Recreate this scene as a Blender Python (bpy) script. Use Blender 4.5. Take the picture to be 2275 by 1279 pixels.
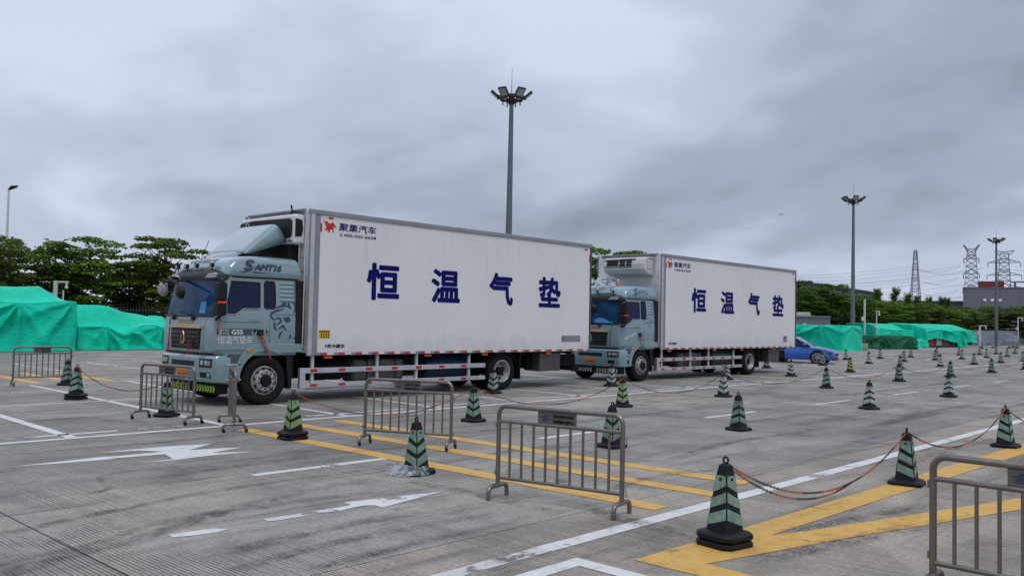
import bpy, bmesh, math, random
from mathutils import Vector, Matrix, noise
R = math.radians
scene = bpy.context.scene
for o in list(bpy.data.objects):
    bpy.data.objects.remove(o)
COL = scene.collection

# ------------------------------------------------------------------ camera
cam_d = bpy.data.cameras.new('camera')
cam = bpy.data.objects.new('camera', cam_d)
COL.objects.link(cam)
cam_d.sensor_width = 36.0
cam_d.lens = 36.0 * 1936.6 / 2275.0
cam_d.clip_end = 9000.0
cam_d.clip_start = 0.05
right = Vector((0.682294, -0.730783, 0.020760))
down = Vector((0.042244, 0.011060, -0.999046))
fwd = Vector((0.729856, 0.682521, 0.038417))
m = Matrix((right, -down, -fwd)).transposed().to_4x4()
m.translation = Vector((0, 0, 1.76))
cam.matrix_world = m
scene.camera = cam

# ------------------------------------------------------------------ sky
world = bpy.data.worlds.new('World')
scene.world = world
world.use_nodes = True
SUN_EL, SUN_AZ = R(58), R(238)      # azimuth of the sun, counter-clockwise from +X


def node(nt, kind, loc=None, **kw):
    n = nt.nodes.new(kind)
    for k, v in kw.items():
        if k.startswith('i_'):
            n.inputs[k[2:]].default_value = v
        else:
            setattr(n, k, v)
    return n


def math_node(nt, op, a, b=None, clamp=False):
    n = nt.nodes.new('ShaderNodeMath')
    n.operation = op
    n.use_clamp = clamp
    for i, v in enumerate((a, b)):
        if v is None:
            continue
        if isinstance(v, (int, float)):
            n.inputs[i].default_value = v
        else:
            nt.links.new(v, n.inputs[i])
    return n.outputs[0]


def ramp_node(nt, fac, stops, interp='LINEAR'):
    n = nt.nodes.new('ShaderNodeValToRGB')
    n.color_ramp.interpolation = interp
    el = n.color_ramp.elements
    while len(el) < len(stops):
        el.new(0.5)
    for e, (p, c) in zip(el, stops):
        e.position = p
        e.color = (c[0], c[1], c[2], 1) if not isinstance(c, (int, float)) else (c, c, c, 1)
    nt.links.new(fac, n.inputs[0])
    return n.outputs[0]


def mix_col(nt, fac, a, b, blend='MIX'):
    n = nt.nodes.new('ShaderNodeMix')
    n.data_type = 'RGBA'
    n.blend_type = blend
    for s, v in ((n.inputs[0], fac), (n.inputs[6], a), (n.inputs[7], b)):
        if isinstance(v, (int, float)):
            s.default_value = v
        elif isinstance(v, (tuple, list)):
            s.default_value = (v[0], v[1], v[2], 1)
        else:
            nt.links.new(v, s)
    return n.outputs[2]


def noise_node(nt, vec, scale, detail=4, rough=0.55, dist=0.0):
    n = nt.nodes.new('ShaderNodeTexNoise')
    n.inputs['Scale'].default_value = scale
    n.inputs['Detail'].default_value = detail
    n.inputs['Roughness'].default_value = rough
    n.inputs['Distortion'].default_value = dist
    if vec is not None:
        nt.links.new(vec, n.inputs['Vector'])
    return n.outputs['Fac']


def build_sky():
    nt = world.node_tree
    nt.nodes.clear()
    out = nt.nodes.new('ShaderNodeOutputWorld')
    bg = nt.nodes.new('ShaderNodeBackground')
    nt.links.new(bg.outputs[0], out.inputs[0])
    bg.inputs['Strength'].default_value = 0.1
    sky = nt.nodes.new('ShaderNodeTexSky')
    sky.sky_type = 'NISHITA'
    sky.sun_disc = False
    sky.sun_elevation = SUN_EL
    sky.sun_rotation = math.pi / 2 - SUN_AZ
    tc = nt.nodes.new('ShaderNodeTexCoord')
    sep = nt.nodes.new('ShaderNodeSeparateXYZ')
    nt.links.new(tc.outputs['Generated'], sep.inputs[0])
    zc = math_node(nt, 'MAXIMUM', sep.outputs[2], 0.0)
    # cloud deck: project the view direction on a high plane so clouds flatten to the horizon
    den = math_node(nt, 'ADD', zc, 0.27)
    cx = math_node(nt, 'DIVIDE', sep.outputs[0], den)
    cy = math_node(nt, 'DIVIDE', sep.outputs[1], den)
    cmb = nt.nodes.new('ShaderNodeCombineXYZ')
    nt.links.new(cx, cmb.inputs[0])
    nt.links.new(cy, cmb.inputs[1])
    mp = nt.nodes.new('ShaderNodeMapping')
    mp.inputs['Location'].default_value = (20.0, 5.0, 0)
    mp.inputs['Rotation'].default_value = (0, 0, R(-44))
    mp.inputs['Scale'].default_value = (1.15, 1.0, 1)
    nt.links.new(cmb.outputs[0], mp.inputs[0])
    n1 = noise_node(nt, mp.outputs[0], 0.72, 4, 0.48, 0.3)
    n2 = noise_node(nt, mp.outputs[0], 2.4, 6, 0.5, 0.3)
    nn = math_node(nt, 'ADD', math_node(nt, 'MULTIPLY', n1, 0.78), math_node(nt, 'MULTIPLY', n2, 0.22))
    cloud = ramp_node(nt, nn, [(0.34, (2.3, 2.65, 3.25)), (0.44, (3.4, 3.85, 4.8)),
                               (0.53, (4.7, 5.22, 6.5)), (0.64, (6.2, 6.75, 8.15))], 'EASE')
    # an overcast deck is brighter overhead
    lift = ramp_node(nt, zc, [(0.0, 1.0), (0.32, 1.0), (0.75, 1.6), (1.0, 1.8)])
    cl2 = mix_col(nt, 1.0, cloud, lift, 'MULTIPLY')
    col = mix_col(nt, 0.93, sky.outputs[0], cl2)
    nt.links.new(col, bg.inputs['Color'])


build_sky()

# ------------------------------------------------------------------ sun, exposure
sun_d = bpy.data.lights.new('sun', 'SUN')
sun_d.energy = 1.0
sun_d.angle = R(16)
sun_d.color = (1.0, 0.955, 0.88)
sun = bpy.data.objects.new('sun', sun_d)
COL.objects.link(sun)
sdir = Vector((math.cos(SUN_EL) * math.cos(SUN_AZ), math.cos(SUN_EL) * math.sin(SUN_AZ), math.sin(SUN_EL)))
sun.rotation_euler = sdir.to_track_quat('Z', 'Y').to_euler()
sun.location = (0, 0, 60)
vs = scene.view_settings
vs.view_transform = 'Standard'
vs.look = 'None'
vs.exposure = 0.12
vs.gamma = 1.0
vs.use_curve_mapping = False
scene.render.engine = 'CYCLES'
scene.cycles.max_bounces = 6
scene.cycles.transparent_max_bounces = 12
scene.cycles.use_denoising = True

# ------------------------------------------------------------------ materials
MATS = {}


def mat(name, col, rough=0.6, metal=0.0, var=0.12, vscale=3.0, bump=0.0, bscale=40.0, dirt=0.0, dirt_col=(0.08, 0.07, 0.06), spec=0.5, coat=0.0, rand=0.0):
    """plain procedural material: base colour with mottling, a dirt mask and fine relief"""
    if name in MATS:
        return MATS[name]
    M = bpy.data.materials.new(name)
    M.use_nodes = True
    nt = M.node_tree
    b = nt.nodes['Principled BSDF']
    b.inputs['Roughness'].default_value = rough
    b.inputs['Metallic'].default_value = metal
    b.inputs['Specular IOR Level'].default_value = spec
    b.inputs['Coat Weight'].default_value = coat
    b.inputs['Coat Roughness'].default_value = 0.08
    tc = nt.nodes.new('ShaderNodeTexCoord')
    v = tc.outputs['Object']
    f = noise_node(nt, v, vscale, 5, 0.6)
    dark = tuple(c * (1 - var) for c in col)
    lite = tuple(min(1, c * (1 + var)) for c in col)
    c = ramp_node(nt, f, [(0.3, dark), (0.7, lite)])
    if dirt > 0:
        f2 = noise_node(nt, v, vscale * 1.7, 8, 0.7, 0.5)
        mask = ramp_node(nt, f2, [(0.5, 0.0), (0.75, dirt)])
        c = mix_col(nt, mask, c, dirt_col)
        rr = math_node(nt, 'ADD', math_node(nt, 'MULTIPLY', mask, 0.4), rough, True)
        nt.links.new(rr, b.inputs['Roughness'])
    if rand > 0:
        oi = nt.nodes.new('ShaderNodeObjectInfo')
        c = mix_col(nt, 1.0, c, ramp_node(nt, oi.outputs['Random'], [(0.0, 1.0 - rand), (1.0, 1.0 + rand * 0.4)]), 'MULTIPLY')
    nt.links.new(c, b.inputs['Base Color'])
    if bump > 0:
        bn = nt.nodes.new('ShaderNodeBump')
        bn.inputs['Strength'].default_value = bump
        bn.inputs['Distance'].default_value = 0.02
        nt.links.new(noise_node(nt, v, bscale, 5, 0.6), bn.inputs['Height'])
        nt.links.new(bn.outputs[0], b.inputs['Normal'])
    MATS[name] = M
    return M


def concrete_material():
    M = bpy.data.materials.new('concrete')
    M.use_nodes = True
    nt = M.node_tree
    b = nt.nodes['Principled BSDF']
    geo = nt.nodes.new('ShaderNodeNewGeometry')
    pos = geo.outputs['Position']
    sep = nt.nodes.new('ShaderNodeSeparateXYZ')
    nt.links.new(pos, sep.inputs[0])
    x, y = sep.outputs[0], sep.outputs[1]
    big = noise_node(nt, pos, 0.13, 4, 0.55)
    med = noise_node(nt, pos, 0.9, 6, 0.62, 0.6)
    fine = noise_node(nt, pos, 26.0, 5, 0.7)
    speck = noise_node(nt, pos, 120.0, 2, 0.6)
    # long drag marks from tyres run along the aisle (x)
    mp = nt.nodes.new('ShaderNodeMapping')
    mp.inputs['Scale'].default_value = (0.16, 2.1, 1.0)
    mp.inputs['Rotation'].default_value = (0, 0, R(7))
    nt.links.new(pos, mp.inputs[0])
    st = noise_node(nt, mp.outputs[0], 1.15, 8, 0.66, 0.8)
    mp2 = nt.nodes.new('ShaderNodeMapping')
    mp2.inputs['Scale'].default_value = (0.5, 3.2, 1.0)
    mp2.inputs['Rotation'].default_value = (0, 0, R(-11))
    nt.links.new(pos, mp2.inputs[0])
    st2 = noise_node(nt, mp2.outputs[0], 1.1, 7, 0.7, 1.2)
    base = ramp_node(nt, big, [(0.32, (0.236, 0.221, 0.197)), (0.5, (0.290, 0.272, 0.242)), (0.68, (0.348, 0.312, 0.262))])
    # the strip of slabs south of the joint at y = 5.1 was poured in a warmer mix
    warm = math_node(nt, 'LESS_THAN', y, 5.1)
    base = mix_col(nt, math_node(nt, 'MULTIPLY', warm, 0.75), base, (0.335, 0.286, 0.23))
    # each slab its own tone
    sx = math_node(nt, 'FLOOR', math_node(nt, 'DIVIDE', math_node(nt, 'SUBTRACT', x, 2.6), 5.5))
    sy = math_node(nt, 'FLOOR', math_node(nt, 'DIVIDE', math_node(nt, 'SUBTRACT', y, 5.1), 3.8))
    cmb = nt.nodes.new('ShaderNodeCombineXYZ')
    nt.links.new(sx, cmb.inputs[0])
    nt.links.new(sy, cmb.inputs[1])
    wn = nt.nodes.new('ShaderNodeTexWhiteNoise')
    wn.noise_dimensions = '2D'
    nt.links.new(cmb.outputs[0], wn.inputs['Vector'])
    base = mix_col(nt, 1.0, base, ramp_node(nt, wn.outputs['Value'], [(0, 0.9), (1, 1.08)]), 'MULTIPLY')
    base = mix_col(nt, 1.0, base, ramp_node(nt, med, [(0.28, 0.54), (0.48, 0.95), (0.72, 1.2)]), 'MULTIPLY')
    base = mix_col(nt, 1.0, base, ramp_node(nt, fine, [(0.28, 0.66), (0.72, 1.28)]), 'MULTIPLY')
    base = mix_col(nt, 1.0, base, ramp_node(nt, speck, [(0.3, 0.8), (0.7, 1.2)]), 'MULTIPLY')
    drag = ramp_node(nt, st, [(0.0, 0.36), (0.34, 0.46), (0.43, 0.88), (0.5, 1.0), (1.0, 1.1)])
    base = mix_col(nt, 0.85, base, drag, 'MULTIPLY')
    drag2 = ramp_node(nt, st2, [(0.29, 0.36), (0.36, 0.8), (0.42, 1.0), (1.0, 1.0)])
    base = mix_col(nt, 0.8, base, drag2, 'MULTIPLY')
    # small black oil and rubber spots
    vo = nt.nodes.new('ShaderNodeTexVoronoi')
    vo.inputs['Scale'].default_value = 0.62
    wv = nt.nodes.new('ShaderNodeVectorMath')
    wv.operation = 'ADD'
    nz = nt.nodes.new('ShaderNodeTexNoise')
    nz.inputs['Scale'].default_value = 7.0
    nt.links.new(pos, nz.inputs['Vector'])
    sc = nt.nodes.new('ShaderNodeVectorMath')
    sc.operation = 'SCALE'
    sc.inputs[3].default_value = 0.35
    nt.links.new(nz.outputs['Color'], sc.inputs[0])
    nt.links.new(pos, wv.inputs[0])
    nt.links.new(sc.outputs[0], wv.inputs[1])
    nt.links.new(wv.outputs[0], vo.inputs['Vector'])
    spot = ramp_node(nt, vo.outputs['Distance'], [(0.035, 0.35), (0.07, 1.0)])
    base = mix_col(nt, 0.85, base, spot, 'MULTIPLY')
    # sawn grooves across the aisle, about every 30 mm, worn smooth in places
    wob = math_node(nt, 'MULTIPLY', noise_node(nt, pos, 0.35, 2, 0.5), 0.12)
    gx = math_node(nt, 'ADD', x, wob)
    ph = math_node(nt, 'FRACT', math_node(nt, 'DIVIDE', gx, 0.034))
    dd = math_node(nt, 'ABSOLUTE', math_node(nt, 'SUBTRACT', ph, 0.5))
    groove = ramp_node(nt, dd, [(0.0, 1.0), (0.13, 1.0), (0.25, 0.0)])
    worn = noise_node(nt, pos, 0.55, 7, 0.66, 0.9)
    gid = nt.nodes.new('ShaderNodeTexWhiteNoise')
    gid.noise_dimensions = '1D'
    nt.links.new(math_node(nt, 'FLOOR', math_node(nt, 'DIVIDE', gx, 0.034)), gid.inputs['W'])
    keep = ramp_node(nt, worn, [(0.42, 0.0), (0.56, 1.0)])
    keep = math_node(nt, 'MULTIPLY', keep, ramp_node(nt, gid.outputs['Value'], [(0.0, 0.35), (0.5, 1.0)]))
    gm = math_node(nt, 'MULTIPLY', groove, keep)
    base = mix_col(nt, math_node(nt, 'MULTIPLY', gm, 0.8), base, (0.05, 0.047, 0.042))
    nt.links.new(base, b.inputs['Base Color'])
    rg = ramp_node(nt, med, [(0.3, 0.62), (0.7, 0.86)])
    nt.links.new(rg, b.inputs['Roughness'])
    b.inputs['Specular IOR Level'].default_value = 0.35
    hgt = math_node(nt, 'SUBTRACT', math_node(nt, 'MULTIPLY', fine, 0.25), gm)
    bn = nt.nodes.new('ShaderNodeBump')
    bn.inputs['Strength'].default_value = 0.5
    bn.inputs['Distance'].default_value = 0.004
    nt.links.new(hgt, bn.inputs['Height'])
    nt.links.new(bn.outputs[0], b.inputs['Normal'])
    return M


def paint_line_material(name, col, wear=0.5, spots=True):
    """road paint: chips and thin spots let the concrete under it show"""
    M = bpy.data.materials.new(name)
    M.use_nodes = True
    nt = M.node_tree
    b = nt.nodes['Principled BSDF']
    b.inputs['Roughness'].default_value = 0.7
    geo = nt.nodes.new('ShaderNodeNewGeometry')
    pos = geo.outputs['Position']
    f = noise_node(nt, pos, 2.2, 7, 0.72, 0.5)
    big = noise_node(nt, pos, 0.45, 2, 0.5)
    dirt = noise_node(nt, pos, 5.0, 6, 0.7, 0.6)
    c = mix_col(nt, 1.0, col, ramp_node(nt, dirt, [(0.25, 0.5), (0.45, 0.88), (0.8, 1.08)]), 'MULTIPLY')
    nt.links.new(c, b.inputs['Base Color'])
    tot = math_node(nt, 'ADD', math_node(nt, 'MULTIPLY', f, 0.72), math_node(nt, 'MULTIPLY', big, 0.28))
    t0 = 0.30 + 0.16 * wear
    a = ramp_node(nt, tot, [(t0 - 0.02, 0.0), (t0 + 0.025, 1.0)])
    tr = nt.nodes.new('ShaderNodeBsdfTransparent')
    mx = nt.nodes.new('ShaderNodeMixShader')
    nt.links.new(a, mx.inputs[0])
    nt.links.new(tr.outputs[0], mx.inputs[1])
    nt.links.new(b.outputs[0], mx.inputs[2])
    nt.links.new(mx.outputs[0], nt.nodes['Material Output'].inputs[0])
    return M


def leaf_material(name, c0, c1):
    M = bpy.data.materials.new(name)
    M.use_nodes = True
    nt = M.node_tree
    b = nt.nodes['Principled BSDF']
    b.inputs['Roughness'].default_value = 0.6
    b.inputs['Specular IOR Level'].default_value = 0.15
    geo = nt.nodes.new('ShaderNodeNewGeometry')
    f = noise_node(nt, geo.outputs['Position'], 0.55, 3, 0.6)
    r = geo.outputs['Random Per Island']
    t = math_node(nt, 'ADD', math_node(nt, 'MULTIPLY', f, 0.75), math_node(nt, 'MULTIPLY', r, 0.35))
    c = ramp_node(nt, t, [(0.35, c0), (0.8, c1)])
    nt.links.new(c, b.inputs['Base Color'])
    tl = nt.nodes.new('ShaderNodeBsdfTranslucent')
    nt.links.new(c, tl.inputs[0])
    mx = nt.nodes.new('ShaderNodeMixShader')
    mx.inputs[0].default_value = 0.28
    nt.links.new(b.outputs[0], mx.inputs[1])
    nt.links.new(tl.outputs[0], mx.inputs[2])
    nt.links.new(mx.outputs[0], nt.nodes['Material Output'].inputs[0])
    return M


def tarp_material(name, c0, c1, weave=True):
    M = bpy.data.materials.new(name)
    M.use_nodes = True
    nt = M.node_tree
    b = nt.nodes['Principled BSDF']
    b.inputs['Roughness'].default_value = 0.5
    b.inputs['Specular IOR Level'].default_value = 0.18
    tc = nt.nodes.new('ShaderNodeTexCoord')
    v = tc.outputs['Object']
    f = noise_node(nt, v, 0.8, 5, 0.6)
    c = ramp_node(nt, f, [(0.3, c0), (0.7, c1)])
    nt.links.new(c, b.inputs['Base Color'])
    mp = nt.nodes.new('ShaderNodeMapping')
    mp.inputs['Scale'].default_value = (1.0, 1.0, 2.6)
    mp.inputs['Rotation'].default_value = (R(25), R(30), 0)
    nt.links.new(v, mp.inputs[0])
    h = math_node(nt, 'ADD', noise_node(nt, mp.outputs[0], 2.2, 6, 0.6, 1.5), math_node(nt, 'MULTIPLY', noise_node(nt, v, 14, 3, 0.6, 0.6), 0.25))
    bn = nt.nodes.new('ShaderNodeBump')
    bn.inputs['Strength'].default_value = 0.6
    bn.inputs['Distance'].default_value = 0.10
    nt.links.new(h, bn.inputs['Height'])
    nt.links.new(bn.outputs[0], b.inputs['Normal'])
    return M


def clear_plastic_material():
    M = bpy.data.materials.new('clear_plastic')
    M.use_nodes = True
    nt = M.node_tree
    b = nt.nodes['Principled BSDF']
    b.inputs['Base Color'].default_value = (0.62, 0.68, 0.72, 1)
    b.inputs['Roughness'].default_value = 0.18
    tc = nt.nodes.new('ShaderNodeTexCoord')
    f = noise_node(nt, tc.outputs['Object'], 9.0, 5, 0.65, 1.5)
    tr = nt.nodes.new('ShaderNodeBsdfTransparent')
    mx = nt.nodes.new('ShaderNodeMixShader')
    nt.links.new(ramp_node(nt, f, [(0.42, 0.12), (0.66, 0.62)]), mx.inputs[0])
    nt.links.new(tr.outputs[0], mx.inputs[1])
    nt.links.new(b.outputs[0], mx.inputs[2])
    nt.links.new(mx.outputs[0], nt.nodes['Material Output'].inputs[0])
    bn = nt.nodes.new('ShaderNodeBump')
    bn.inputs['Strength'].default_value = 0.9
    bn.inputs['Distance'].default_value = 0.03
    nt.links.new(noise_node(nt, tc.outputs['Object'], 12, 4, 0.6, 1.0), bn.inputs['Height'])
    nt.links.new(bn.outputs[0], b.inputs['Normal'])
    return M


CONCRETE = concrete_material()
WHITE_LINE = paint_line_material('white_road_paint', (0.66, 0.66, 0.64), 0.62)
WORN_LINE = paint_line_material('worn_white_road_paint', (0.58, 0.58, 0.56), 0.95)
YELLOW_LINE = paint_line_material('yellow_road_paint', (0.64, 0.375, 0.085), 0.5)
LEAF = [leaf_material('leaves_deep', (0.02, 0.052, 0.009), (0.13, 0.225, 0.024)),
        leaf_material('leaves_mid', (0.03, 0.075, 0.01), (0.20, 0.33, 0.03)),
        leaf_material('leaves_olive', (0.03, 0.062, 0.01), (0.17, 0.235, 0.026))]
BARK = mat('bark', (0.075, 0.06, 0.045), 0.9, var=0.3, vscale=6, bump=0.6, bscale=18)
TARP = tarp_material('green_tarpaulin', (0.001, 0.47, 0.29), (0.003, 0.66, 0.44))
TARP_DARK = tarp_material('dark_green_tarpaulin', (0.010, 0.085, 0.045), (0.018, 0.13, 0.07))
TARP_GREY = tarp_material('grey_plastic_sheet', (0.15, 0.175, 0.23), (0.24, 0.27, 0.33))
TARP_BLUE = tarp_material('blue_tarpaulin', (0.02, 0.19, 0.62), (0.04, 0.28, 0.75))
PLASTIC = clear_plastic_material()
BLACK = mat('black_plastic', (0.006, 0.006, 0.008), 0.5, spec=0.3, bump=0.1, var=0.3)
RUBBER = mat('tyre_rubber', (0.009, 0.009, 0.010), 0.85, spec=0.2, var=0.3, vscale=6, bump=0.15, bscale=60, dirt=0.2, dirt_col=(0.07, 0.062, 0.052))
CONE_RUBBER = mat('cone_rubber', (0.006, 0.007, 0.010), 0.5, spec=0.25, var=0.3, vscale=8, dirt=0.16, dirt_col=(0.06, 0.056, 0.05))
CHASSIS = mat('chassis_black', (0.008, 0.008, 0.009), 0.75, spec=0.2, var=0.35, vscale=5, dirt=0.25, dirt_col=(0.06, 0.052, 0.044))
STEEL = mat('brushed_steel', (0.22, 0.20, 0.18), 0.33, 0.9, var=0.15, vscale=8, dirt=0.35, dirt_col=(0.12, 0.1, 0.085))
ALU = mat('aluminium', (0.55, 0.56, 0.58), 0.42, 0.75, var=0.1, vscale=5, dirt=0.25, dirt_col=(0.2, 0.19, 0.18))
CHROME = mat('chrome', (0.75, 0.77, 0.8), 0.12, 1.0, var=0.05)
GALV = mat('galvanised_paint', (0.115, 0.135, 0.155), 0.5, 0.2, var=0.12, vscale=1.5)


def box_material():
    """painted composite panel: faint ripples, water streaks below the roof rail, splashed road dust along the bottom"""
    M = bpy.data.materials.new('box_white')
    M.use_nodes = True
    nt = M.node_tree
    bs = nt.nodes['Principled BSDF']
    bs.inputs['Coat Weight'].default_value = 0.15
    tc = nt.nodes.new('ShaderNodeTexCoord')
    v = tc.outputs['Object']
    sep = nt.nodes.new('ShaderNodeSeparateXYZ')
    nt.links.new(v, sep.inputs[0])
    mp = nt.nodes.new('ShaderNodeMapping')
    mp.inputs['Scale'].default_value = (5.5, 5.5, 0.22)
    nt.links.new(v, mp.inputs[0])
    streak = noise_node(nt, mp.outputs[0], 2.0, 6, 0.7, 0.1)
    cloud = noise_node(nt, v, 0.7, 5, 0.6, 0.3)
    spl = noise_node(nt, v, 3.0, 8, 0.72, 0.4)
    c = ramp_node(nt, cloud, [(0.3, (0.655, 0.66, 0.665)), (0.7, (0.72, 0.718, 0.715))])
    st = ramp_node(nt, streak, [(0.28, 0.80), (0.42, 0.98), (0.7, 1.03)])
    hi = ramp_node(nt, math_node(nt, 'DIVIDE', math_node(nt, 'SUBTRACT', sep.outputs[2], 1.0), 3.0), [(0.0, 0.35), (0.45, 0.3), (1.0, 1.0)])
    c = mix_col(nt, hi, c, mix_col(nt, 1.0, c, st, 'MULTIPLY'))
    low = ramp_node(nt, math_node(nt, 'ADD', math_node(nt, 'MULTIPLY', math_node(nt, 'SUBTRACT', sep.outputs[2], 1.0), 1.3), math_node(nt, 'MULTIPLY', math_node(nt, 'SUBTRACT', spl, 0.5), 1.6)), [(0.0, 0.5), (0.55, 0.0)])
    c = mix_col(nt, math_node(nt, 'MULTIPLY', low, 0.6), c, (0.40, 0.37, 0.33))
    nt.links.new(c, bs.inputs['Base Color'])
    nt.links.new(ramp_node(nt, spl, [(0.3, 0.32), (0.7, 0.5)]), bs.inputs['Roughness'])
    bn = nt.nodes.new('ShaderNodeBump')
    bn.inputs['Strength'].default_value = 0.25
    bn.inputs['Distance'].default_value = 0.02
    nt.links.new(noise_node(nt, v, 1.3, 3, 0.5), bn.inputs['Height'])
    nt.links.new(bn.outputs[0], bs.inputs['Normal'])
    return M


BOX_WHITE = box_material()
TRIM_GREY = mat('box_trim', (0.25, 0.275, 0.30), 0.45, 0.3, var=0.1, vscale=2, dirt=0.3, dirt_col=(0.12, 0.11, 0.1))
NAVY = mat('navy_vinyl', (0.002, 0.003, 0.105), 0.6, var=0.06, spec=0.12)
RED = mat('red_reflector', (0.46, 0.012, 0.03), 0.35, var=0.1)
WHITE_REF = mat('white_reflector', (0.66, 0.65, 0.62), 0.4, var=0.1)
LOGO_RED = mat('logo_red', (0.52, 0.008, 0.012), 0.5, var=0.05)
INK = mat('black_ink', (0.008, 0.008, 0.010), 0.7, spec=0.1)
WHITE_VINYL = mat('white_vinyl', (0.62, 0.65, 0.66), 0.5, var=0.04)
GOLD = mat('gold_trim', (0.52, 0.36, 0.12), 0.3, 0.8, var=0.15, vscale=8)
ORANGE = mat('orange_lens', (0.75, 0.14, 0.01), 0.3)
GLASS = mat('tinted_glass', (0.006, 0.034, 0.085), 0.05, var=0.8, vscale=1.5, spec=0.17)
DARK_GLASS = mat('dark_glass', (0.004, 0.008, 0.04), 0.06, var=0.4, vscale=2.0, spec=0.25)
LENS = mat('lamp_lens', (0.35, 0.37, 0.38), 0.1, 0.3, spec=0.8)
RIBBON = mat('red_ribbon', (0.5, 0.012, 0.025), 0.6)

# ------------------------------------------------------------------ mesh helpers


class MB:
    """collects geometry, then builds ONE mesh object"""

    def __init__(self):
        self.v, self.f, self.mi = [], [], []

    def add(self, vs, fs, mi=0):
        n = len(self.v)
        self.v += [tuple(p) for p in vs]
        for f in fs:
            self.f.append(tuple(i + n for i in f))
            self.mi.append(mi)

    def box(self, x0, x1, y0, y1, z0, z1, mi=0, M=None):
        vs = [Vector((x, y, z)) for x in (x0, x1) for y in (y0, y1) for z in (z0, z1)]
        if M is not None:
            vs = [M @ p for p in vs]
        self.add(vs, [(0, 1, 3, 2), (4, 6, 7, 5), (0, 4, 5, 1), (2, 3, 7, 6), (0, 2, 6, 4), (1, 5, 7, 3)], mi)

    def cyl(self, p0, p1, r0, r1=None, n=12, mi=0, cap=True):
        p0, p1 = Vector(p0), Vector(p1)
        r1 = r0 if r1 is None else r1
        d = (p1 - p0).normalized()
        a = d.orthogonal().normalized()
        b = d.cross(a)
        vs = []
        for p, r in ((p0, r0), (p1, r1)):
            for k in range(n):
                t = 2 * math.pi * k / n
                vs.append(p + (a * math.cos(t) + b * math.sin(t)) * r)
        fs = [(k, (k + 1) % n, n + (k + 1) % n, n + k) for k in range(n)]
        if cap:
            fs += [tuple(range(n - 1, -1, -1)), tuple(range(n, 2 * n))]
        self.add(vs, fs, mi)

    def tube(self, pts, r, n=8, mi=0, cap=True, radii=None):
        pts = [Vector(p) for p in pts]
        vs, fs = [], []
        a = None
        for i, p in enumerate(pts):
            d = (pts[min(i + 1, len(pts) - 1)] - pts[max(i - 1, 0)]).normalized()
            if a is None:
                a = d.orthogonal().normalized()
            else:
                a = (a - d * a.dot(d))
                a = a.normalized() if a.length > 1e-6 else d.orthogonal().normalized()
            b = d.cross(a)
            rr = radii[i] if radii else r
            for k in range(n):
                t = 2 * math.pi * k / n
                vs.append(p + (a * math.cos(t) + b * math.sin(t)) * rr)
        for i in range(len(pts) - 1):
            for k in range(n):
                fs.append((i * n + k, i * n + (k + 1) % n, (i + 1) * n + (k + 1) % n, (i + 1) * n + k))
        if cap:
            fs += [tuple(range(n - 1, -1, -1)), tuple(range((len(pts) - 1) * n, len(pts) * n))]
        self.add(vs, fs, mi)

    def lathe(self, prof, c, axis='Y', n=32, mi=0, closed=False):
        """profile of (radius, along) turned about an axis through c"""
        c = Vector(c)
        vs, fs = [], []
        for r, t in prof:
            for k in range(n):
                a = 2 * math.pi * k / n
                ca, sa = math.cos(a) * r, math.sin(a) * r
                p = {'Y': (ca, t, sa), 'Z': (ca, sa, t), 'X': (t, ca, sa)}[axis]
                vs.append(c + Vector(p))
        m_ = len(prof)
        for i in range(m_ - 1 if not closed else m_):
            j = (i + 1) % m_
            for k in range(n):
                fs.append((i * n + k, i * n + (k + 1) % n, j * n + (k + 1) % n, j * n + k))
        self.add(vs, fs, mi)

    def prism(self, poly, fn, a, b, mi=0):
        """2D polygon extruded: fn(u, v, w) -> point, w from a to b"""
        n = len(poly)
        vs = [fn(u, v, a) for u, v in poly] + [fn(u, v, b) for u, v in poly]
        fs = [tuple(range(n)), tuple(range(2 * n - 1, n - 1, -1))]
        fs += [(k, n + k, n + (k + 1) % n, (k + 1) % n) for k in range(n)]
        self.add(vs, fs, mi)

    def grid(self, fn, nu, nv, mi=0, wrap=False):
        vs = [fn(i / (nu - (0 if wrap else 1)), j / (nv - 1)) for j in range(nv) for i in range(nu)]
        fs = []
        for j in range(nv - 1):
            for i in range(nu if wrap else nu - 1):
                i2 = (i + 1) % nu
                fs.append((j * nu + i, j * nu + i2, (j + 1) * nu + i2, (j + 1) * nu + i))
        self.add(vs, fs, mi)

    def slab(self, fo, nu, nv, off, inn, mi=0):
        """skin patch with thickness: fo(u, v, offset)"""
        n0 = len(self.v)
        self.grid(lambda u, v: fo(u, v, off), nu, nv, mi)
        # rim
        idx = [i for i in range(nu)] + [j * nu + nu - 1 for j in range(1, nv)] + \
              [(nv - 1) * nu + i for i in range(nu - 2, -1, -1)] + [j * nu for j in range(nv - 2, 0, -1)]
        base = len(self.v)
        for k in idx:
            j, i = divmod(k, nu)
            self.v.append(tuple(fo(i / (nu - 1), j / (nv - 1), inn)))
        L = len(idx)
        for k in range(L):
            self.f.append((n0 + idx[k], n0 + idx[(k + 1) % L], base + (k + 1) % L, base + k))
            self.mi.append(mi)

    def build(self, name, mats, parent=None, smooth=False, bevel=0.0, angle=35, kind=None):
        me = bpy.data.meshes.new(name)
        me.from_pydata(self.v, [], self.f)
        if not isinstance(mats, (list, tuple)):
            mats = [mats]
        for m_ in mats:
            me.materials.append(m_)
        me.polygons.foreach_set('material_index', self.mi)
        bm = bmesh.new()
        bm.from_mesh(me)
        bmesh.ops.recalc_face_normals(bm, faces=bm.faces)
        bm.to_mesh(me)
        bm.free()
        if smooth:
            me.shade_smooth()
            me.set_sharp_from_angle(angle=R(angle))
        ob = bpy.data.objects.new(name, me)
        COL.objects.link(ob)
        ob.parent = parent
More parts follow.
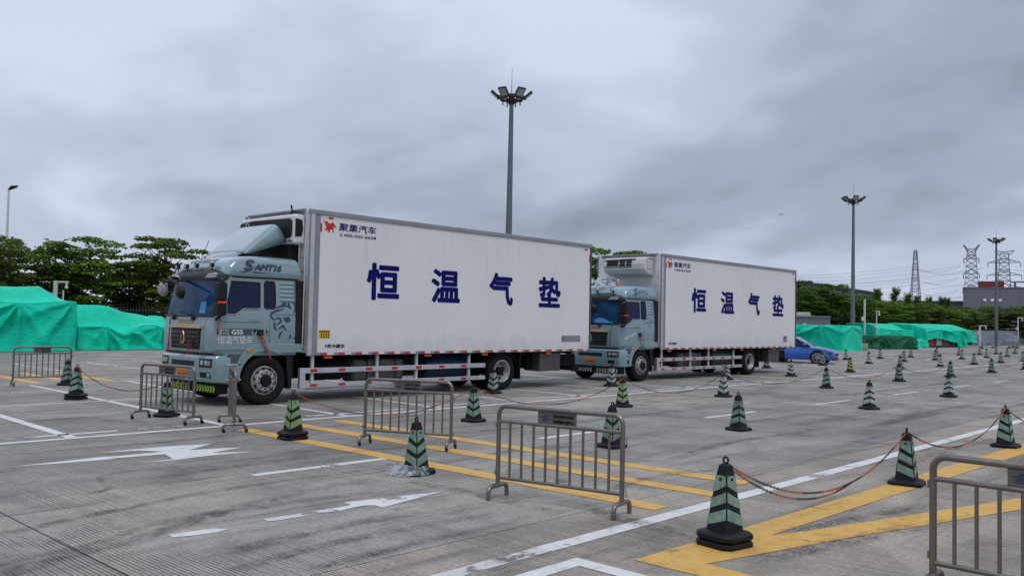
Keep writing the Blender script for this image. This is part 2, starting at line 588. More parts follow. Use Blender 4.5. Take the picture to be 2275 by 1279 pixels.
        if bevel:
            bv = ob.modifiers.new('bevel', 'BEVEL')
            bv.width = bevel
            bv.segments = 2
            bv.limit_method = 'ANGLE'
            bv.angle_limit = R(40)
        if kind:
            ob['kind'] = kind
        return ob


def tag(o, label=None, cat=None, group=None, kind=None):
    for k, v in (('label', label), ('category', cat), ('group', group), ('kind', kind)):
        if v:
            o[k] = v
    return o


def thing(name, label, cat, loc=(0, 0, 0), rz=0.0, group=None):
    o = bpy.data.objects.new(name, None)
    o.empty_display_size = 0.2
    COL.objects.link(o)
    o.location = loc
    o.rotation_euler = (0, 0, rz)
    return tag(o, label, cat, group)


def copy_tree(src, parent=None):
    c = src.copy()
    COL.objects.link(c)
    c.parent = parent
    for ch in list(src.children):
        copy_tree(ch, c)
    return c


def text_geo(body, bold=0.0, shear=0.0):
    cu = bpy.data.curves.new('t', 'FONT')
    cu.body = body
    cu.size = 1.0
    cu.offset = bold
    cu.shear = shear
    cu.resolution_u = 3
    ob = bpy.data.objects.new('t', cu)
    COL.objects.link(ob)
    dg = bpy.context.evaluated_depsgraph_get()
    me = bpy.data.meshes.new_from_object(ob.evaluated_get(dg))
    vs = [v.co.copy() for v in me.vertices]
    fs = [tuple(p.vertices) for p in me.polygons]
    bpy.data.objects.remove(ob)
    bpy.data.curves.remove(cu)
    bpy.data.meshes.remove(me)
    return vs, fs


def decal_text(name, body, u0, u1, v0, v1, fn, material, parent, bold=0.0, shear=0.0):
    """lettering cut from vinyl: fitted to the rectangle, fn(u, v) -> point"""
    vs, fs = text_geo(body, 0.0, shear)
    if not vs:
        return None
    xa, xb = min(p.x for p in vs), max(p.x for p in vs)
    ya, yb = min(p.y for p in vs), max(p.y for p in vs)
    b = MB()
    # heavier strokes: shifted copies of the glyphs, each a hair above the last
    sh = [(0, 0)]
    if bold:
        sh = [(math.cos(k * math.pi / 4), math.sin(k * math.pi / 4)) for k in range(8)] + [(0, 0)]
        bu, bv = bold / (xb - xa) * (u1 - u0), bold / (yb - ya) * (v1 - v0)
        u0, u1, v0, v1 = u0 + bu, u1 - bu, v0 + bv, v1 - bv
    e = 1e-3
    um, vm = (u0 + u1) / 2, (v0 + v1) / 2
    c0 = Vector(fn(um, vm))
    nrm = ((Vector(fn(um + e, vm)) - c0).cross(Vector(fn(um, vm + e)) - c0)).normalized()
    for k, (sx, sy) in enumerate(sh):
        pts = []
        for p in vs:
            q = Vector(fn(u0 + (p.x - xa) / (xb - xa) * (u1 - u0) + (sx * bu if bold else 0), v0 + (p.y - ya) / (yb - ya) * (v1 - v0) + (sy * bv if bold else 0)))
            pts.append(q + nrm * 0.0004 * k)
        b.add(pts, fs)
    return b.build(name, material, parent)


def lerp_table(tab, z):
    if z <= tab[0][0]:
        return tab[0][1:]
    for a, b in zip(tab, tab[1:]):
        if z <= b[0]:
            t = (z - a[0]) / (b[0] - a[0])
            return tuple(p + (q - p) * t for p, q in zip(a[1:], b[1:]))
    return tab[-1][1:]


# ================================================================== GROUND
def plain_object(name):
    o = bpy.data.objects.new(name, None)
    COL.objects.link(o)
    return o


b = MB()
b.add([(-2500, -2500, -0.014), (2500, -2500, -0.014), (2500, 2500, -0.014), (-2500, 2500, -0.014)], [(0, 1, 2, 3)])
ground = b.build('ground', CONCRETE)
ground['kind'] = 'structure'
SX0, SXS, SY0, SYS = 2.6 - 5.5, 5.5, 5.1 - 3.8 * 2, 3.8
NX, NY = 18, 9
b = MB()
b.box(SX0, SX0 + NX * SXS, SY0, SY0 + NY * SYS, -0.012, -0.007)
b.build('joint_filler', mat('joint_bitumen', (0.02, 0.019, 0.018), 0.8), ground)
# concrete slabs, each with its own edges; the joints between them are real gaps
slab_me = None
gap = 0.007
for j in range(NY):
    for i in range(NX):
        if slab_me is None:
            b = MB()
            hx, hy, e = SXS / 2 - gap, SYS / 2 - gap, 0.006
            vs = []
            for (ox, oy, z) in ((hx, hy, -0.006), (hx, hy, -0.003), (hx - e, hy - e, 0.0)):
                vs += [(-ox, -oy, z), (ox, -oy, z), (ox, oy, z), (-ox, oy, z)]
            fs = [(8, 9, 10, 11)]
            for k in range(4):
                for L in (0, 4):
                    fs.append((L + k, L + (k + 1) % 4, L + 4 + (k + 1) % 4, L + 4 + k))
            b.add(vs, fs)
            so = b.build('concrete_slab', CONCRETE, ground)
            slab_me = so.data
        else:
            so = bpy.data.objects.new('concrete_slab', slab_me)
            COL.objects.link(so)
            so.parent = ground
        so.location = (SX0 + (i + 0.5) * SXS, SY0 + (j + 0.5) * SYS, 0)

ZP = 0.004
rng = random.Random(5)


def line(name, material, pts, z=ZP):
    """painted polygon lying on the slabs"""
    b = MB()
    b.add([(x, y, z) for x, y in pts], [tuple(range(len(pts)))])
    return b.build(name, material, ground)


def strip(name, material, x0, y0, x1, y1, w, z=ZP, rag=0.0, step=0.22):
    """painted band; ragged edges where the paint has broken away"""
    a, c = Vector((x0, y0)), Vector((x1, y1))
    d = c - a
    n = max(2, int(d.length / step))
    nn = Vector((-d.y, d.x)).normalized() * (w / 2)
    b = MB()
    vs, fs = [], []
    for k in range(n + 1):
        p = a + d * k / n
        r1 = 1 + rag * rng.uniform(-0.25, 0.06)
        r2 = 1 + rag * rng.uniform(-0.25, 0.06)
        vs += [(p.x + nn.x * r1, p.y + nn.y * r1, z), (p.x - nn.x * r2, p.y - nn.y * r2, z)]
    for k in range(n):
        fs.append((2 * k, 2 * k + 1, 2 * k + 3, 2 * k + 2))
    b.add(vs, fs)
    return b.build(name, material, ground)


# aisle edges and centre dashes
strip('white_line', WORN_LINE, -1.0, 4.42, 5.2, 4.46, 0.17, rag=0.5)
strip('white_line', WHITE_LINE, 5.2, 4.46, 62, 4.50, 0.17, rag=0.25)
strip('white_line', WHITE_LINE, -3, 12.86, 70, 12.86, 0.15, rag=0.1)
for k, (x0, x1, y) in enumerate([(5.17, 7.16, 8.70), (10.0, 11.9, 8.72), (14.75, 16.75, 8.68), (19.5, 21.45, 8.6), (24.3, 26.2, 8.56),
                                 (29.2, 31.1, 8.52), (33.6, 35.5, 8.48), (38.4, 40.3, 8.46), (43.2, 45.1, 8.44), (48, 50, 8.44), (0.4, 2.3, 8.7)]):
    strip('white_dash', WHITE_LINE if k < 3 else WORN_LINE, x0, y, x1, y, 0.13, rag=0.1)
# parking bays
for x0, x1 in ((4.45, 5.6), (8.95, 11.2), (11.7, 13.5), (15.1, 18.0), (20.0, 22.5), (24.6, 27.0)):
    strip('white_line', WORN_LINE if x0 > 6 else WHITE_LINE, x0, 13.28, x1, 13.28, 0.12)
for k in range(-2, 24):
    x = 7.2 + 2.36 * k
    strip('bay_line', WHITE_LINE, x - 0.02, 12.95, x + 0.12, 17.85, 0.13 if k > 0 else 0.16, rag=0.2)
    strip('bay_line', WHITE_LINE, x + 0.12, 18.0, x + 0.25, 22.7, 0.13, rag=0.2)
strip('white_line', WHITE_LINE, -4, 17.92, 75, 17.92, 0.11)
strip('white_line', WHITE_LINE, -4, 22.85, 80, 22.85, 0.12)
for k in range(-3, 30):
    x = 9.95 + 2.36 * k
    strip('bay_line', WORN_LINE, x, 27.6, x + 0.05, 32.2, 0.14)
strip('white_line', WORN_LINE, -6, 32.3, 90, 32.3, 0.13)
strip('white_line', WORN_LINE, -6, 37.0, 100, 37.0, 0.13)
strip('white_line', WORN_LINE, 36, 26.9, 95, 26.9, 0.14)
for x in (52, 57, 62, 67, 72):
    strip('bay_line', WORN_LINE, x, 15, x + .5, 21.5, 0.16)
# faded bay numbers near the aisle
for x in (4.0, 4.3, 5.9, 6.15, 6.45, 8.3, 8.6, 8.9, 13.6, 13.95):
    for q in range(2):
        strip('faded_number_stroke', WORN_LINE, x, 13.22 + 0.12 * q, x + 0.17, 13.23 + 0.12 * q, 0.05)
    strip('faded_number_stroke', WORN_LINE, x + 0.02, 13.2, x + 0.02, 13.36, 0.04)
# yellow crossing bars, near aisle and next aisle
for (xa, ya, xb, yb) in ((7.13, 12.32, 7.17, 4.68), (8.12, 12.42, 8.18, 4.62), (8.98, 12.42, 9.05, 4.78)):
    strip('yellow_bar', YELLOW_LINE, xa, ya, xb, yb, 0.27, z=0.0045, rag=0.12)
for x in (7.8, 8.65, 9.55):
    strip('yellow_bar', YELLOW_LINE, x, 23.1, x + 0.05, 27.2, 0.3)
# yellow hatched corner at the right
line('yellow_corner', YELLOW_LINE, [(5.46, 3.80), (7.06, 3.745), (11, 3.65), (15.7, 3.52), (22, 3.4), (22, 3.1), (14.42, 3.22), (9.0, 3.40), (6.95, 3.45),
                                    (7.54, 3.25), (10.59, 2.38), (15, 1.15), (15, 0.88), (9.92, 2.22), (7.4, 2.95), (5.77, 3.37), (5.74, 3.0), (5.72, 0.5), (5.44, 0.5), (5.45, 2.2)], 0.0045)
# white box corner in front of it
line('white_corner', WHITE_LINE, [(5.19, 4.13), (3.0, 4.14), (1.0, 4.15), (1.0, 3.99), (3.5, 3.985), (5.03, 3.98), (5.03, 2.5), (5.02, 0.5), (5.18, 0.5), (5.185, 2.2)])
# direction arrows
line('white_arrow', WHITE_LINE, [(3.38, 10.90), (3.9, 10.80), (4.45, 10.73), (4.52, 10.78), (5.12, 10.70), (5.02, 10.28), (4.51, 10.29), (5.0, 10.20), (5.45, 10.26), (6.1, 10.20),
                                 (5.62, 10.46), (6.14, 10.63), (5.9, 10.74), (5.5, 10.84), (6.0, 11.18), (5.44, 11.32), (5.0, 11.34), (4.5, 11.32), (5.0, 11.19), (5.2, 10.93), (4.6, 10.92), (4.46, 10.98), (4.0, 10.93)])
line('white_arrow', WHITE_LINE, [(6.14, 6.66), (5.2, 6.46), (5.21, 6.58), (5.13, 6.64), (4.99, 6.64), (4.83, 6.60), (4.80, 6.73), (5.05, 6.74), (5.06, 6.88)])
strip('white_arrow_stem', WORN_LINE, 4.13, 6.71, 4.80, 6.68, 0.13, rag=0.6, step=0.05)
line('white_arrow_stem', WHITE_LINE, [(3.30, 6.80), (3.28, 6.68), (3.42, 6.63), (3.62, 6.60), (3.74, 6.64), (3.66, 6.74)])

# tyre marks: rubber scuffed onto the concrete, broken up by its texture
def tyre_material(name, strength, tread):
    M = bpy.data.materials.new(name)
    M.use_nodes = True
    nt = M.node_tree
    bs = nt.nodes['Principled BSDF']
    bs.inputs['Base Color'].default_value = (0.028, 0.026, 0.025, 1)
    bs.inputs['Roughness'].default_value = 0.75
    geo = nt.nodes.new('ShaderNodeNewGeometry')
    uv = nt.nodes.new('ShaderNodeUVMap')
    su = nt.nodes.new('ShaderNodeSeparateXYZ')
    nt.links.new(uv.outputs[0], su.inputs[0])
    edge = ramp_node(nt, su.outputs[1], [(0.0, 0.0), (0.3, 1.0), (0.7, 1.0), (1.0, 0.0)])
    ends = ramp_node(nt, su.outputs[0], [(0.0, 0.0), (0.2, 1.0), (0.75, 0.8), (1.0, 0.0)])
    n1 = ramp_node(nt, noise_node(nt, geo.outputs['Position'], 3.5, 7, 0.7, 0.5), [(0.38, 0.0), (0.62, 1.0)])
    n2 = ramp_node(nt, noise_node(nt, geo.outputs['Position'], 45.0, 3, 0.7), [(0.35, 0.15), (0.6, 1.0)])
    a = math_node(nt, 'MULTIPLY', math_node(nt, 'MULTIPLY', edge, ends), math_node(nt, 'MULTIPLY', n1, n2))
    if tread:
        vo = nt.nodes.new('ShaderNodeTexVoronoi')
        vo.inputs['Scale'].default_value = 22.0
        nt.links.new(geo.outputs['Position'], vo.inputs['Vector'])
        a = math_node(nt, 'MULTIPLY', a, ramp_node(nt, vo.outputs['Distance'], [(0.25, 0.1), (0.5, 1.0)]))
    a = math_node(nt, 'MULTIPLY', a, strength, True)
    tr = nt.nodes.new('ShaderNodeBsdfTransparent')
    mx = nt.nodes.new('ShaderNodeMixShader')
    nt.links.new(a, mx.inputs[0])
    nt.links.new(tr.outputs[0], mx.inputs[1])
    nt.links.new(bs.outputs[0], mx.inputs[2])
    nt.links.new(mx.outputs[0], nt.nodes['Material Output'].inputs[0])
    return M


TM = [tyre_material('tyre_mark_smooth', 0.6, False), tyre_material('tyre_mark_tread', 0.8, True)]


def tyre_mark(pts, w, kind=0, z=0.0055):
    P = [Vector((p[0], p[1], 0)) for p in pts]
    n = len(P)
    dense = []
    for i in range(n - 1):
        p0, p1, p2, p3 = P[max(i - 1, 0)], P[i], P[i + 1], P[min(i + 2, n - 1)]
        for k in range(8):
            t = k / 8
            dense.append(0.5 * ((2 * p1) + (-p0 + p2) * t + (2 * p0 - 5 * p1 + 4 * p2 - p3) * t * t + (-p0 + 3 * p1 - 3 * p2 + p3) * t ** 3))
    dense.append(P[-1])
    vs, uvs = [], []
    L = len(dense)
    for i, p in enumerate(dense):
        d = (dense[min(i + 1, L - 1)] - dense[max(i - 1, 0)]).normalized()
        s_ = Vector((-d.y, d.x, 0)) * w / 2
        vs += [(p.x + s_.x, p.y + s_.y, z), (p.x - s_.x, p.y - s_.y, z)]
        uvs += [(i / (L - 1), 0.0), (i / (L - 1), 1.0)]
    b = MB()
    b.add(vs, [(2 * i, 2 * i + 1, 2 * i + 3, 2 * i + 2) for i in range(L - 1)])
    o = b.build('tyre_mark', TM[kind], ground)
    uvl = o.data.uv_layers.new(name='UVMap')
    for lp in o.data.loops:
        uvl.data[lp.index].uv = uvs[lp.vertex_index]
    return o


for pts, w, k in (
        ([(1.2, 6.1), (1.99, 6.46), (2.49, 6.67), (3.17, 6.86), (4.16, 7.31), (5.61, 7.65), (7.16, 7.64)], 0.30, 0),
        ([(1.5, 6.6), (2.26, 6.8), (2.73, 6.88), (3.36, 7.2), (3.89, 7.29), (4.74, 7.33)], 0.16, 0),
        ([(6.23, 7.36), (6.31, 6.72), (6.29, 5.92), (6.28, 5.18)], 0.26, 1),
        ([(6.7, 5.4), (6.54, 4.75), (6.45, 4.2), (6.28, 3.75)], 0.30, 1),
        ([(3.08, 8.51), (3.41, 8.77), (3.71, 8.96), (3.80, 9.35), (3.95, 9.68), (4.34, 9.8), (5.08, 9.78)], 0.10, 0),
        ([(3.35, 7.1), (4.57, 7.21), (5.95, 7.03)], 0.24, 0), ([(14.2, 4.9), (13.74, 5.07), (13.55, 5.41), (13.40, 5.9)], 0.10, 0),
        ([(6.0, 3.2), (6.83, 3.02), (8.14, 2.72), (9.2, 2.4)], 0.30, 1), ([(7.0, 3.45), (8.2, 3.22), (9.6, 2.9)], 0.22, 1),
        ([(3.53, 5.2), (4.15, 5.24), (5.2, 5.25)], 0.2, 1), ([(3.26, 5.96), (4.22, 6.11), (5.4, 6.1)], 0.28, 0),
        ([(3.0, 5.5), (4.2, 5.7), (6.0, 5.55)], 0.2, 0), ([(2.2, 7.6), (3.2, 7.9), (4.8, 8.2), (7.5, 8.1)], 0.2, 0), ([(4.2, 9.2), (6.2, 9.4), (9.5, 9.2)], 0.25, 0),
        ([(9.5, 6.2), (12.0, 6.6), (15.5, 6.4)], 0.25, 0), ([(9.0, 10.0), (13.0, 9.7), (18.0, 9.9)], 0.25, 0), ([(7.4, 5.5), (8.4, 5.7), (10.2, 5.4)], 0.22, 0),
        ([(5.2, 11.7), (7.5, 11.9), (10.5, 11.6)], 0.22, 0), ([(11, 4.0), (14, 4.1), (18, 3.9)], 0.22, 0), ([(16, 6.0), (20, 6.3), (26, 6.1)], 0.3, 0), ([(22, 9.5), (28, 9.3), (36, 9.6)], 0.3, 0)):
    tyre_mark(pts, w, k)
# ================================================================== TRUCKS
CAB = [  # z, front x, half width, rear x
    (0.98, 0.31, 1.15, 2.08), (1.04, 0.25, 1.19, 2.10), (1.10, 0.22, 1.2, 2.12), (1.42, 0.225, 1.2, 2.12), (1.70, 0.25, 1.2, 2.12), (2.10, 0.325, 1.18, 2.11),
    (2.45, 0.40, 1.155, 2.10), (2.53, 0.42, 1.15, 2.10)]
ROOF = [(2.535, 0.40, 1.19, 2.13), (2.56, 0.385, 1.205, 2.14), (2.70, 0.44, 1.205, 2.12), (2.73, 0.455, 1.192, 2.12), (2.81, 0.52, 1.188, 2.09), (2.87, 0.61, 1.17, 2.07), (2.915, 0.74, 1.13, 2.05), (2.945, 0.90, 1.06, 2.03),
        (2.965, 1.12, 0.92, 2.0)]
BUMP = [(0.44, 0.36, 1.14, 0.62), (0.48, 0.24, 1.19, 0.62), (0.62, 0.20, 1.2, 0.62), (0.80, 0.19, 1.2, 0.62), (0.94, 0.20, 1.2, 0.62), (0.985, 0.24, 1.18, 0.62)]
CR, BOW = 0.17, 0.06


CABK = 0.92


def ym(y):
    """the cab is a little narrower than the box and sits towards the driver's side"""
    return -1.2 + (y + 1.2) * CABK


def ring(tab, z, off=0.0, r=CR):
    xf, W, xr = lerp_table(tab, z)
    xf, W, r = xf - off, W + off, r + off
    xs = xf + BOW
    pts = []
    for k in range(6):
        pts.append((xr + (xs + r - xr) * k / 6, -W, z))
    for k in range(7):
        a = math.pi / 2 * k / 6
        pts.append((xs + r - r * math.sin(a), -(W - r) - r * math.cos(a), z))
    for k in range(1, 12):
        y = -(W - r) + 2 * (W - r) * k / 12
        pts.append((xf + BOW * (y / (W - r)) ** 2, y, z))
    for k in range(7):
        a = math.pi / 2 * k / 6
        pts.append((xs + r - r * math.cos(a), (W - r) + r * math.sin(a), z))
    for k in range(6):
        pts.append((xs + r + (xr - xs - r) * (k + 1) / 6, W, z))
    return [(p[0], ym(p[1]), p[2]) for p in pts]


def front_pt(tab, y, z, off=0.0, r=CR):
    xf, W, xr = lerp_table(tab, z)
    xf, W, r = xf - off, W + off, r + off
    ay = abs(y)
    if ay <= W - r:
        return Vector((xf + BOW * (y / (W - r)) ** 2, ym(y), z))
    t = min(1.0, (ay - (W - r)) / r)
    return Vector((xf + BOW + r - math.sqrt(max(0, r * r - (t * r) ** 2)), ym(y), z))


def side_pt(tab, x, z, off=0.0, r=CR):
    xf, W, xr = lerp_table(tab, z)
    xf, W, r = xf - off, W + off, r + off
    xs = xf + BOW
    if x >= xs + r:
        return Vector((x, ym(-W), z))
    t = min(1.0, (xs + r - x) / r)
    return Vector((x, ym(-(W - r) - r * math.sqrt(max(0, 1 - t * t))), z))


def loft(b, tab, levels):
    rs = [ring(tab, z) for z in levels]
    n = len(rs[0])
    vs = [p for q in rs for p in q]
    fs = []
    for j in range(len(rs) - 1):
        for k in range(n):
            fs.append((j * n + k, j * n + (k + 1) % n, (j + 1) * n + (k + 1) % n, (j + 1) * n + k))
    fs += [tuple(range(n - 1, -1, -1)), tuple(range((len(rs) - 1) * n, len(rs) * n))]
    b.add(vs, fs)


def paint_material(name, col):
    M = mat(name, col, 0.25, 0.15, var=0.05, vscale=1.2, dirt=0.14, dirt_col=(0.15, 0.15, 0.14), coat=0.9)
    return M


PAINT1 = paint_material('truck_paint_sage', (0.195, 0.285, 0.305))
PAINT2 = paint_material('truck_paint_blue_grey', (0.19, 0.295, 0.33))


def smooth_poly(pts, n=6):
    """closed Catmull-Rom through the points"""
    out = []
    L = len(pts)
    for i in range(L):
        p0, p1, p2, p3 = pts[i - 1], pts[i], pts[(i + 1) % L], pts[(i + 2) % L]
        for k in range(n):
            t = k / n
            out.append(tuple(0.5 * ((2 * b) + (-a + c) * t + (2 * a - 5 * b + 4 * c - d) * t * t + (-a + 3 * b - 3 * c + d) * t ** 3)
                             for a, b, c, d in zip(p0, p1, p2, p3)))
    return out


def make_wheel(parent, x, y_out, rear, side, seed=0):
    """wheel standing on the ground at x, outer face at y_out; side -1 = camera side"""
    rad = 0.485
    s = side
    w = thing('wheel', None, None)
    for k in ('label', 'category'):
        if k in w:
            del w[k]
    w.parent = parent
    wd = 0.29
    rim = 0.29
    b = MB()
    b.lathe([(rim, -0.02 * s), (0.33, 0.012 * s * 1), (0.40, 0.022 * s), (0.445, 0.008 * s), (0.472, -0.015 * s), (rad, -0.03 * s), (rad, -0.075 * s), (rad - .014, -0.08 * s), (rad - .014, -0.092 * s), (rad, -0.097 * s),
             (rad, -0.14 * s), (rad - .014, -0.145 * s), (rad - .014, -0.157 * s), (rad, -0.162 * s), (rad, -(wd - 0.05) * s), (0.45, -wd * s), (0.34, -(wd + .01) * s), (rim, -(wd - .03) * s)],
            (0, 0, 0), 'Y', 48)
    t = b.build('tyre', RUBBER, w, True, angle=50)
    b = MB()
    if not rear:
        prof = [(0.292, -0.025 * s), (0.285, 0.012 * s), (0.272, 0.016 * s), (0.258, -0.01 * s), (0.235, -0.03 * s), (0.215, 0.03 * s), (0.20, 0.055 * s), (0.13, 0.062 * s), (0.125, 0.03 * s), (0.0, 0.03 * s)]
    else:
        prof = [(0.292, -0.025 * s), (0.288, 0.012 * s), (0.272, 0.014 * s), (0.255, -0.01 * s), (0.245, -0.11 * s), (0.22, -0.14 * s), (0.18, -0.135 * s), (0.12, -0.13 * s), (0.0, -0.13 * s)]
    b.lathe(prof, (0, 0, 0), 'Y', 40)
    b.build('rim', mat('wheel_silver', (0.40, 0.395, 0.385), 0.45, 0.4, var=0.35, vscale=9, dirt=0.65, dirt_col=(0.05, 0.045, 0.04)), w, True, angle=40)
    b = MB()
    d0 = 0.012 * s if not rear else -0.139 * s
    for k in range(10 if not rear else 8):
        a = 2 * math.pi * (k + 0.3) / (10 if not rear else 8)
        rr = 0.232 if not rear else 0.195
        c = Vector((math.cos(a) * rr, d0, math.sin(a) * rr))
        b.cyl(c, c + Vector((0, 0.016 * s, 0)), 0.026 if not rear else 0.03, n=12)
    b.build('hand_hole', BLACK, w)
    b = MB()
    if not rear:
        b.lathe([(0.125, 0.03 * s), (0.12, 0.085 * s), (0.10, 0.105 * s), (0.0, 0.108 * s)], (0, 0, 0), 'Y', 24)
    else:
        b.lathe([(0.115, -0.13 * s), (0.105, -0.05 * s), (0.08, -0.035 * s), (0.0, -0.033 * s)], (0, 0, 0), 'Y', 24)
    b.build('hub', CHASSIS, w, True, angle=40)
    b = MB()
    for k in range(10):
        a = 2 * math.pi * k / 10
        rr = 0.165
        d1 = 0.055 * s if not rear else -0.133 * s
        c = Vector((math.cos(a) * rr, d1, math.sin(a) * rr))
        b.cyl(c, c + Vector((0, 0.035 * s, 0)), 0.014, n=6)
    b.build('wheel_nut', CHASSIS, w)
    w.location = (x, y_out, rad)
    w.rotation_euler = (0, R(17 + 40 * seed), 0)
    return w


def make_truck(origin, rz, first):
    P = PAINT1 if first else PAINT2
    root = thing('refrigerated_truck', 'long white box truck nearest the camera, sage cab with roof deflector and red ribbons' if first
                 else 'white box truck standing behind the first, blue-grey cab with chrome roof horns', 'truck', origin, rz, 'white refrigerated trucks')
    # ---------------- cab
    b = MB()
    loft(b, CAB, [q[0] for q in CAB])
    cab = b.build('cab', P, root, True)
    b = MB()
    loft(b, ROOF, [q[0] for q in ROOF])
    roof = b.build('roof', P, root, True)
    b = MB()
    for z0, z1 in ((2.505, 2.545),):
        b.slab(lambda u, v, o: side_pt(CAB, 0.50 + 1.58 * u, z0 + (z1 - z0) * v, o), 10, 2, 0.016, -0.03)
    b.build('roof_seam', BLACK, roof)
    # side spoiler behind the cab (black)
    b = MB()
    for s in (-1, 1):
        b = MB()
        b.prism([(2.045, 1.2), (2.255, 1.2), (2.24, 1.9), (2.20, 2.5), (2.045, 2.505)], lambda u, v, w: (u, w, v), s * 1.213, s * 1.12)
        b.build('cab_rear_seal', BLACK, root)
    b = MB()
    b.box(0.55, 2.2, -0.95, 0.95, 0.50, 1.02)
    b.build('engine_underside', CHASSIS, root)

    # windscreen
    def ws(u, v, o):
        z = 1.735 + (2.455 - 1.735) * v
        half = 1.085 - 0.05 * v
        y = half - 2 * half * u
        if abs(u - 0.5) > 0.46:
            z = min(max(z, 1.77), 2.42)
        return front_pt(CAB, y, z, o)
    b = MB()
    b.slab(lambda u, v, o: ws(u, v, o), 25, 9, 0.004, -0.03)
    wsm = b.build('windscreen', GLASS, root, True)
    b = MB()
    fr = []
    for k in range(25):
        fr.append(ws(k / 24, 0, 0.006))
    b.tube(fr, 0.014, 6)
    b.tube([ws(0, k / 8, 0.006) for k in range(9)], 0.011, 6)
    b.tube([ws(1, k / 8, 0.006) for k in range(9)], 0.011, 6)
    b.build('windscreen_seal', BLACK, wsm)
    for y0 in (0.55, -0.35):
        b = MB()
        b.tube([front_pt(CAB, y0, 1.70, 0.02), front_pt(CAB, y0 + 0.03, 1.75, 0.03), front_pt(CAB, y0 + 0.62, 1.83, 0.02)], 0.011, 6)
        b.cyl(front_pt(CAB, y0, 1.69, 0.0), front_pt(CAB, y0, 1.69, 0.06), 0.035, n=10)
        b.build('wiper', BLACK, wsm)
    b = MB()
    if first:
        b.slab(lambda u, v, o: front_pt(CAB, -0.50 - 0.20 * u, 1.80 + 0.22 * v, o), 4, 4, 0.006, 0.003)
    else:
        b.slab(lambda u, v, o: front_pt(CAB, -0.1 - 0.75 * u, 1.78 + 0.16 * v * (0.6 + 0.4 * math.sin(u * 5)), o), 12, 4, 0.006, 0.003)
    b.build('dashboard_paper', mat('blue_paper', (0.05, 0.24, 0.52), 0.5, var=0.4, vscale=9), wsm)

    # sun visor
    def vis(u, v, o):
        y = 1.14 - 2.28 * u
        hump = 0.10 * math.exp(-((y + 0.45) / 0.42) ** 2) + 0.10 * math.exp(-((y - 0.45) / 0.42) ** 2)
        z0, z1 = 2.44 + 0.03 * math.cos(y * 1.3), 2.63 + hump
        z = z0 + (z1 - z0) * v
        xf = lerp_table(CAB, 2.45)[0] - 0.045 + (z - 2.45) * 0.40 - 0.05 * math.sin(math.pi * v)
        p = front_pt(CAB, y, 2.45, 0.05)
        return Vector((p.x + (xf - lerp_table(CAB, 2.45)[0] + 0.05) - o, p.y, z))
    b = MB()
    b.slab(vis, 31, 6, 0.0, -0.10)
    visr = b.build('sun_visor', mat('visor_charcoal', (0.022, 0.024, 0.028), 0.4, var=0.2), root, True)
    b = MB()
    for s in (-1, 1):
        b.prism([(0.62 * s, 2.49), (0.98 * s, 2.49), (1.0 * s, 2.56), (0.92 * s, 2.59), (0.72 * s, 2.57)],
                lambda u, v, w: front_pt(CAB, u, 2.45, 0.05) * 1.0 + Vector((w, 0, v - 2.45)), 0.0, -0.055)
    b.build('visor_badge', mat('badge_silver', (0.45, 0.46, 0.46), 0.3, 0.5), visr)
    for y0 in (0.82, 0.36, -0.10, -0.72):
        b = MB()
        x0 = 0.34 + 0.05 * (y0 / 1.1) ** 2
        y0 = ym(y0)
        b.box(x0, x0 + 0.07, y0 - 0.05, y0 + 0.05, 2.70, 2.78, 0)
        b.box(x0 - 0.004, x0 + 0.001, y0 - 0.04, y0 + 0.04, 2.71, 2.77, 1)
        b.cyl((x0 + 0.04, y0, 2.64), (x0 + 0.06, y0, 2.71), 0.012, n=6)
        b.build('work_lamp', [BLACK, LENS], visr, bevel=0.006)
    # roof front lettering
    decal_text('roof_lettering', '中国重汽', -0.58, 0.58, 2.80, 2.885, lambda u, v: front_pt(ROOF, -u, v, 0.008) + Vector((-0.004, 0, 0)),
               mat('letter_bronze', (0.30, 0.29, 0.24) if first else (0.33, 0.27, 0.12), 0.4, 0.5), roof, 0.012)

    # door with window, handle, lettering
    def dr(u, v, o):
        z = 1.105 + (2.475 - 1.105) * v
        x0 = 0.315 + max(0, z - 1.7) * 0.24
        return side_pt(CAB, x0 + (1.275 - x0) * u, z, o)
    b = MB()
    b.slab(lambda u, v, o: dr(u * 1.012 - 0.006, v * 1.006 - 0.003, o), 14, 14, 0.003, -0.02)
    b.build('door_gap', BLACK, root, True)
    b = MB()
    b.slab(dr, 16, 16, 0.012, -0.02)
    door = b.build('door', P, root, True)
    xs_ = [0.56, 0.70, 0.78, 0.85, 0.92, 1.0, 1.22]

    def dw(u, v, o):
        x = 0.50 + 0.72 * u
        zb = 1.785 if x < 0.70 else (1.785 + (x - 0.70) / 0.16 * 0.115 if x < 0.86 else 1.90)
        zb += 0.02 * max(0, (x - 1.18) / 0.04)
        zt = 2.425 - 0.02 * max(0, (x - 1.18) / 0.04)
        x2 = max(x, 0.455 + (zb + (zt - zb) * v - 1.78) * 0.22)
        return side_pt(CAB, x2, zb + (zt - zb) * v, o)
    b = MB()
    b.slab(dw, 24, 8, 0.018, 0.0)
    b.build('door_window', DARK_GLASS, door, True)
    b = MB()
    b.tube([dw(k / 23, 0, 0.016) for k in range(24)], 0.012, 6)
    b.build('window_sill_moulding', P, door, True)
    b = MB()
    b.tube([dw(k / 23, 1, 0.018) for k in range(24)] + [dw(1, 1 - k / 7, 0.018) for k in range(8)], 0.010, 6)
    b.build('window_seal', BLACK, door)
    # rain strip
    b = MB()
    b.slab(lambda u, v, o: side_pt(CAB, 0.56 + 0.70 * u, 2.435 + 0.045 * v, o), 6, 2, 0.03, 0.0)
    b.build('rain_guard', mat('rain_guard_grey', (0.22, 0.24, 0.22), 0.4), door)
    # crease on the door
    b = MB()
